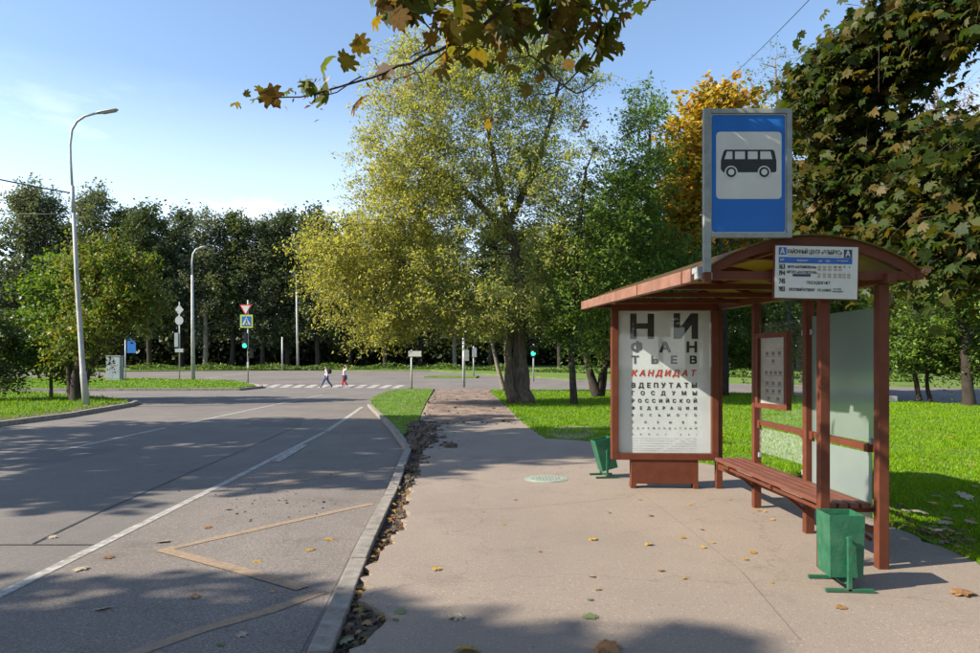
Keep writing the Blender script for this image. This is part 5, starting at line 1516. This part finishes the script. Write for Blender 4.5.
def person(loc_, label, J, top, bottom, shoe, rz, scale, sleeves=True, extra=None):
    """J: joints (x forward, y left, z up) for a 1.7 m walker"""
    r = empty('person', loc_, label, 'person')
    r.rotation_euler = (0, 0, rz); r.scale = (scale,) * 3
    N = {'pelvis': (J['pelvis'], (0.13, 0.1)), 'waist': (J['waist'], (0.115, 0.09)), 'chest': (J['chest'], (0.15, 0.11)), 'neckb': (J['neckb'], 0.06), 'neck': (J['neck'], 0.05),
         'skull': (J['skull'], (0.075, 0.085)), 'crown': (J['crown'], 0.055)}
    E = [('pelvis', 'waist'), ('waist', 'chest'), ('chest', 'neckb'), ('neckb', 'neck'), ('neck', 'skull'), ('skull', 'crown')]
    for s in 'LR':
        for n, rad in (('hip', 0.095), ('knee', 0.06), ('ankle', 0.04), ('toe', 0.035)): N[n + s] = (J[n + s], rad)
        for n, rad in (('sho', 0.06), ('elb', 0.042), ('wri', 0.03), ('hand', 0.034), ('tip', 0.016)): N[n + s] = (J[n + s], rad)
        E += [('pelvis', 'hip' + s), ('hip' + s, 'knee' + s), ('knee' + s, 'ankle' + s), ('ankle' + s, 'toe' + s), ('chest', 'sho' + s), ('sho' + s, 'elb' + s), ('elb' + s, 'wri' + s), ('wri' + s, 'hand' + s), ('hand' + s, 'tip' + s)]
        for f in range(4):
            h = Vector(J['hand' + s]); t = Vector(J['tip' + s])
            off = Vector((0.0, 0.0, 0.0)); off[0] = (f - 1.5) * 0.018
            N['fin%d%s' % (f, s)] = (tuple(h.lerp(t, 0.95 + 0.1 * (f in (1, 2))) + off), 0.009)
            E.append(('hand' + s, 'fin%d%s' % (f, s)))
    body = skin_obj('body', N, E, M['skin'], r, 1)
    grow = lambda v, k: tuple(q + k for q in v) if isinstance(v, tuple) else v + k
    def part(names, edges, k, mat, nm): return skin_obj(nm, {n: (N[n][0], grow(N[n][1], k)) for n in names}, edges, mat, r, 2)
    tn = ['pelvis', 'waist', 'chest', 'neckb', 'shoL', 'elbL', 'shoR', 'elbR'] + (['wriL', 'wriR'] if sleeves else [])
    part(tn, [e for e in E if e[0] in tn and e[1] in tn], 0.022, top, 'shirt')
    bn = ['pelvis', 'hipL', 'kneeL', 'ankleL', 'hipR', 'kneeR', 'ankleR']
    part(bn, [e for e in E if e[0] in bn and e[1] in bn], 0.02, bottom, 'trousers')
    for s in 'LR':
        a, b = Vector(J['ankle' + s]), Vector(J['toe' + s])
        skin_obj('shoe', {'a': (tuple(a + Vector((-0.03, 0, -0.03))), 0.055), 'b': (tuple(a.lerp(b, 0.5) + Vector((0, 0, -0.01))), 0.055), 'c': (tuple(b + Vector((0.02, 0, 0))), 0.045)}, [('a', 'b'), ('b', 'c')], shoe, r, 2)
    sk = Vector(J['skull'])
    skin_obj('hair', {'a': (tuple(sk + Vector((0.03, 0, 0.1))), 0.06), 'b': (tuple(sk + Vector((-0.03, 0, 0.07))), 0.1), 'c': (tuple(sk + Vector((-0.07, 0, -0.03))), 0.075)}, [('a', 'b'), ('b', 'c')], M['hair'], r, 2)
    f = MB()
    for s in (-1, 1): f.tube([sk + Vector((0.082, s * 0.03, 0.02)), sk + Vector((0.09, s * 0.03, 0.02))], 0.009, 8)
    f.bar(sk + Vector((0.085, -0.022, -0.05)), sk + Vector((0.085, 0.022, -0.05)), 0.01, 0.008)
    f.build('face_features', M['ink'], r)
    f = MB(); f.tube([sk + Vector((0.075, 0, 0.03)), sk + Vector((0.105, 0, -0.015)), sk + Vector((0.08, 0, -0.025))], [0.01, 0.016, 0.012], 8)
    for s in (-1, 1): f.tube([sk + Vector((0, s * 0.075, 0.02)), sk + Vector((-0.005, s * 0.095, 0.0)), sk + Vector((0, s * 0.078, -0.025))], [0.012, 0.018, 0.01], 8)
    f.build('nose_and_ears', M['skin'], r, smooth=True)
    return r
J1 = dict(pelvis=(0, 0, 0.9), waist=(0.0, 0, 1.05), chest=(0.02, 0, 1.28), neckb=(0.03, 0, 1.42), neck=(0.04, 0, 1.49), skull=(0.06, 0, 1.60), crown=(0.05, 0, 1.67),
          hipL=(0, 0.09, 0.86), kneeL=(0.22, 0.09, 0.5), ankleL=(0.36, 0.09, 0.1), toeL=(0.5, 0.09, 0.06), hipR=(0, -0.09, 0.86), kneeR=(-0.13, -0.09, 0.47), ankleR=(-0.42, -0.09, 0.12), toeR=(-0.32, -0.09, 0.04),
          shoL=(0.02, 0.18, 1.36), elbL=(-0.1, 0.22, 1.1), wriL=(-0.05, 0.22, 0.87), handL=(-0.03, 0.22, 0.8), tipL=(-0.01, 0.22, 0.72), shoR=(0.02, -0.18, 1.36), elbR=(-0.02, -0.22, 1.09), wriR=(0.16, -0.18, 0.92), handR=(0.22, -0.17, 0.88), tipR=(0.28, -0.16, 0.83))
pl1 = G(326.5, 387.6, ROADZ)
person(pl1, 'walker in a white jacket and blue jeans striding left over the zebra crossing', J1, M['cloth_white'], M['cloth_blue'], M['shoe'], math.pi + 0.12, 0.86)
bp = empty('backpack', pl1 + Vector((0.19, -0.04, 1.12)), 'dark backpack on the back of the striding walker', 'backpack')
mb = MB(); mb.box((0, 0, 0), (0.2, 0.27, 0.4), taper=0.85); mb.build('bag', M['cloth_dark'], bp, bevel=0.05)
mb = MB(); mb.box((0.115, 0, -0.06), (0.06, 0.2, 0.2)); mb.build('pocket', M['cloth_dark'], bp, bevel=0.02)
for s in (-1, 1):
    mb = MB(); mb.tube([(-0.08, s * 0.09, 0.16), (-0.17, s * 0.1, 0.2), (-0.27, s * 0.1, 0.12), (-0.26, s * 0.11, -0.05), (-0.09, s * 0.11, -0.16)], 0.014, 6); mb.build('strap', M['cloth_dark'], bp)
J2 = dict(J1)
J2.update(kneeL=(0.12, 0.09, 0.5), ankleL=(0.17, 0.09, 0.1), toeL=(0.31, 0.09, 0.06), kneeR=(0.0, -0.09, 0.47), ankleR=(-0.24, -0.09, 0.12), toeR=(-0.13, -0.09, 0.04),
          shoL=(0.02, 0.18, 1.36), elbL=(-0.25, 0.24, 1.5), wriL=(-0.14, 0.2, 1.72), handL=(-0.1, 0.16, 1.77), tipL=(-0.04, 0.12, 1.8), elbR=(0.05, -0.22, 1.1), wriR=(0.22, -0.16, 1.0), handR=(0.28, -0.14, 0.98), tipR=(0.34, -0.12, 0.95))
pl2 = G(344.5, 386.8, ROADZ)
w2 = person(pl2, 'walker with one arm raised to the head, denim round the hips and red trousers', J2, M['cloth_white'], M['cloth_red'], M['shoe_pale'], math.pi + 0.05, 0.82, False)
skin_obj('denim_skirt', {'a': ((0, 0, 1.04), (0.2, 0.18)), 'b': ((0, 0, 0.82), (0.25, 0.21)), 'c': ((-0.02, 0, 0.5), (0.25, 0.2))}, [('a', 'b'), ('b', 'c')], M['cloth_blue'], w2, 2)

# ------------------------------------------------------------------ rubble, litter, fallen leaves
n = 900
rv = MB()
def chunk(mb, c, s):
    q = rng.normal(size=3); rot = Vector(q).to_track_quat('Z', 'Y').to_matrix()
    vs = []
    for z in (-1, 1):
        for x, y in ((-1, -1), (1, -1), (1, 1), (-1, 1)):
            vs.append(rot @ Vector((x * s * rng.uniform(0.5, 1.2), y * s * rng.uniform(0.5, 1.2), z * s * rng.uniform(0.25, 0.6))) + Vector(c))
    mb.add(vs, [(3, 2, 1, 0), (4, 5, 6, 7), (0, 1, 5, 4), (1, 2, 6, 5), (2, 3, 7, 6), (3, 0, 4, 7)])
def kx(y): return float(np.interp(y, [p[1] for p in KL], [p[0] for p in KL])) + 0.13
def ex(y): return float(np.interp(y, [p[1] for p in edge], [p[0] for p in edge]))
for _ in range(800):
    y = 3.4 + 10 * rng.random() ** 1.2
    x = kx(y) + (ex(y) - kx(y)) * rng.random()
    chunk(rv, (x, y, -0.052 + 0.012 * rng.random()), 0.005 + 0.014 * rng.random() ** 3)
for _ in range(420):
    y = rng.uniform(13.2, 19.2)
    t = (y - 13.2) / 6
    x = -1.5 - 0.75 * t + abs(rng.normal()) * 0.38
    chunk(rv, (x, y, -0.02 + 0.05 * rng.random() * max(0, 1 - abs(x + 1.3 + 0.75 * t) / 0.8)), 0.02 + 0.07 * rng.random() ** 3)
for _ in range(70):
    y = rng.uniform(9, 13.2); x = ex(y) + rng.normal() * 0.07 - 0.05
    chunk(rv, (x, y, -0.01), 0.015 + 0.035 * rng.random() ** 2)
for _ in range(130):
    px, py = 285 + rng.normal() * 45, 500 + rng.normal() * 9
    q = G(px, py, ROADZ)
    if q.x < -1.35 - 0.02 * q.y: chunk(rv, (q.x, q.y, ROADZ + 0.004), 0.004 + 0.014 * rng.random() ** 4)
for _ in range(330):
    y = 18.5 + 24 * rng.random() ** 1.6
    a, b = np.interp(y, [18.2, 29, 40, 44], [-1.8, -2.55, -3.15, -3.2]), np.interp(y, [18.2, 27, 40, 44], [0.7, 0.5, -0.05, 0.0])
    x = a + (b - a) * (rng.beta(0.5, 0.9) if rng.random() < 0.7 else rng.random())
    chunk(rv, (x, y, 0.002), 0.012 + 0.045 * rng.random() ** 4)
tag(rv.build('rubble', M['soil']), 'dark broken asphalt rubble along the kerb and path edge', 'rubble', kind='stuff')

def litter(n, fn, size):
    c = np.array([fn() for _ in range(n)])
    return leaf_verts(c, size, MAPLE, 0.0, 0.85, 0.7)
def f_gap():
    y = 3.3 + 8 * rng.random() ** 1.3; return (kx(y) + (ex(y) - kx(y)) * rng.random() ** 0.8, y, -0.035 + 0.03 * rng.random())
def f_edge():
    y = rng.uniform(4.5, 11); return (np.interp(y, [4.5, 6.8, 10.4, 11], [3.93, 3.98, 3.86, 3.7]) + 0.03 + abs(rng.normal()) * 0.25, y, 0.02 + 0.03 * rng.random())
lv = np.concatenate([litter(190, f_gap, 0.06), litter(330, f_edge, 0.07)])
tag(np_mesh('leaf_litter', lv, len(MAPLE), M['lf_litter']), 'brown leaf litter lying in the kerb gap and along the lawn edge', 'leaf litter', kind='stuff')

protos_leaf = {}
def leaf_proto(col):
    V = leaf_verts(np.zeros((1, 3)), 1.0, MAPLE, 0.0, 0.99, 0.22)
    V[:, 2] -= V[:, 2].min()
    me = bpy.data.meshes.new('fallen_leaf')
    me.from_pydata([tuple(v) for v in V], [], [tuple(range(len(MAPLE)))])
    me.materials.append(M['lf_fallen_' + col])
    return me
for c in ('yellow', 'brown', 'green', 'pale'): protos_leaf[c] = [leaf_proto(c) for _ in range(4)]
def fallen(p, size, col, label, group):
    o = bpy.data.objects.new('fallen_leaf', protos_leaf[col][rng.integers(0, 4)])
    COL.objects.link(o)
    o.location = p; o.scale = (size * 0.85, size * 0.85, size * 0.55)
    o.rotation_euler = (rng.normal() * 0.12, rng.normal() * 0.12, rng.uniform(0, 6.28))
    tag(o, label, 'leaf', group)
big = [(436, 570, .13, 'yellow', 'curled yellow fallen leaf on the pavement near the kerb'), (454, 618, .17, 'pale', 'big flat dull leaf in the foreground shade of the pavement'), (467, 651, .14, 'yellow', 'yellow leaf at the very bottom of the pavement in shade'),
       (590, 617, .12, 'green', 'green leaf lying in the foreground shade of the pavement'), (609, 651, .16, 'brown', 'dark brown leaf at the bottom edge of the pavement'), (841, 608, .10, 'brown', 'curled brown leaf before the foot of the near bin'),
       (962, 594, .16, 'brown', 'large rusty brown leaf at the right end of the pavement'), (752, 553, .13, 'yellow', 'bright yellow leaf on the pavement in front of the bench'), (650, 516, .12, 'yellow', 'yellow leaf on the pavement before the poster case plinth'),
       (400, 613, .1, 'green', 'pale green leaf at the crumbled pavement edge'), (347, 637, .11, 'green', 'greenish leaf lying in the kerb gap'), (971, 465, .18, 'yellow', 'yellow leaf on the sunlit lawn at the right edge')]
for px, py, s, c, lab in big: fallen(G(px, py) + Vector((0, 0, 0.006 if px != 347 else -0.02)), s, c, lab, None)
mid = [(592, 577, 'yellow'), (598, 590, 'yellow'), (590, 600, 'green'), (661, 571, 'brown'), (684, 579, 'yellow'), (609, 513, 'yellow'), (593, 540, 'yellow'), (648, 545, 'yellow'), (683, 538, 'yellow'), (702, 530, 'brown'),
       (713, 543, 'yellow'), (703, 548, 'yellow'), (746, 560, 'yellow'), (758, 511, 'yellow'), (772, 583, 'yellow'), (772, 520, 'yellow'), (690, 505, 'yellow'), (640, 500, 'yellow'), (515, 500, 'brown'), (505, 525, 'yellow'),
       (483, 512, 'yellow'), (540, 552, 'brown'), (500, 470, 'yellow'), (478, 466, 'yellow'), (730, 500, 'yellow'), (765, 512, 'yellow'), (820, 530, 'yellow'), (560, 468, 'brown'), (625, 470, 'yellow'), (395, 620, 'green')]
for px, py, c in mid: fallen(G(px, py) + Vector((0, 0, 0.006)), rng.uniform(0.05, 0.085), c, 'small %s fallen leaf among those scattered on the pavement' % c, 'small leaves on the pavement')
rd = [(79, 570, 'pale'), (103, 609, 'pale'), (257, 562, 'yellow'), (272, 592, 'yellow'), (242, 636, 'pale'), (310, 550, 'yellow'), (195, 598, 'brown'), (163, 542, 'pale'), (52, 538, 'pale'), (109, 558, 'brown'), (330, 540, 'yellow'), (222, 645, 'green'), (195, 482, 'brown'), (160, 470, 'brown'), (228, 510, 'brown'), (208, 528, 'brown')]
for px, py, c in rd: fallen(Vector(G(px, py, ROADZ)) + Vector((0, 0, 0.006)), rng.uniform(0.07, 0.12), c, '%s fallen leaf among those lying on the road' % c, 'leaves on the road')
lw = [(931, 460, 'yellow'), (918, 517, 'pale'), (907, 516, 'pale'), (957, 511, 'pale'), (939, 535, 'pale'), (971, 527, 'brown'), (946, 523, 'brown'), (966, 500, 'pale'), (925, 468, 'yellow'), (950, 440, 'yellow'), (905, 545, 'pale')]
for px, py, c in lw: fallen(G(px, py) + Vector((0, 0, 0.05)), rng.uniform(0.1, 0.17), c, '%s fallen leaf among those lying on the lawn beside the shelter' % c, 'leaves on the lawn')
for _ in range(46):
    y = rng.uniform(6.5, 22); x = rng.uniform(4.2, 0.66 * y + 0.3) if y > 6.8 else 4.3
    fallen(Vector((x, y, 0.045)), rng.uniform(0.07, 0.13), ('yellow', 'pale', 'brown', 'yellow')[rng.integers(0, 4)], 'fallen leaf among those lying in the grass behind and right of the shelter', 'leaves in the grass')
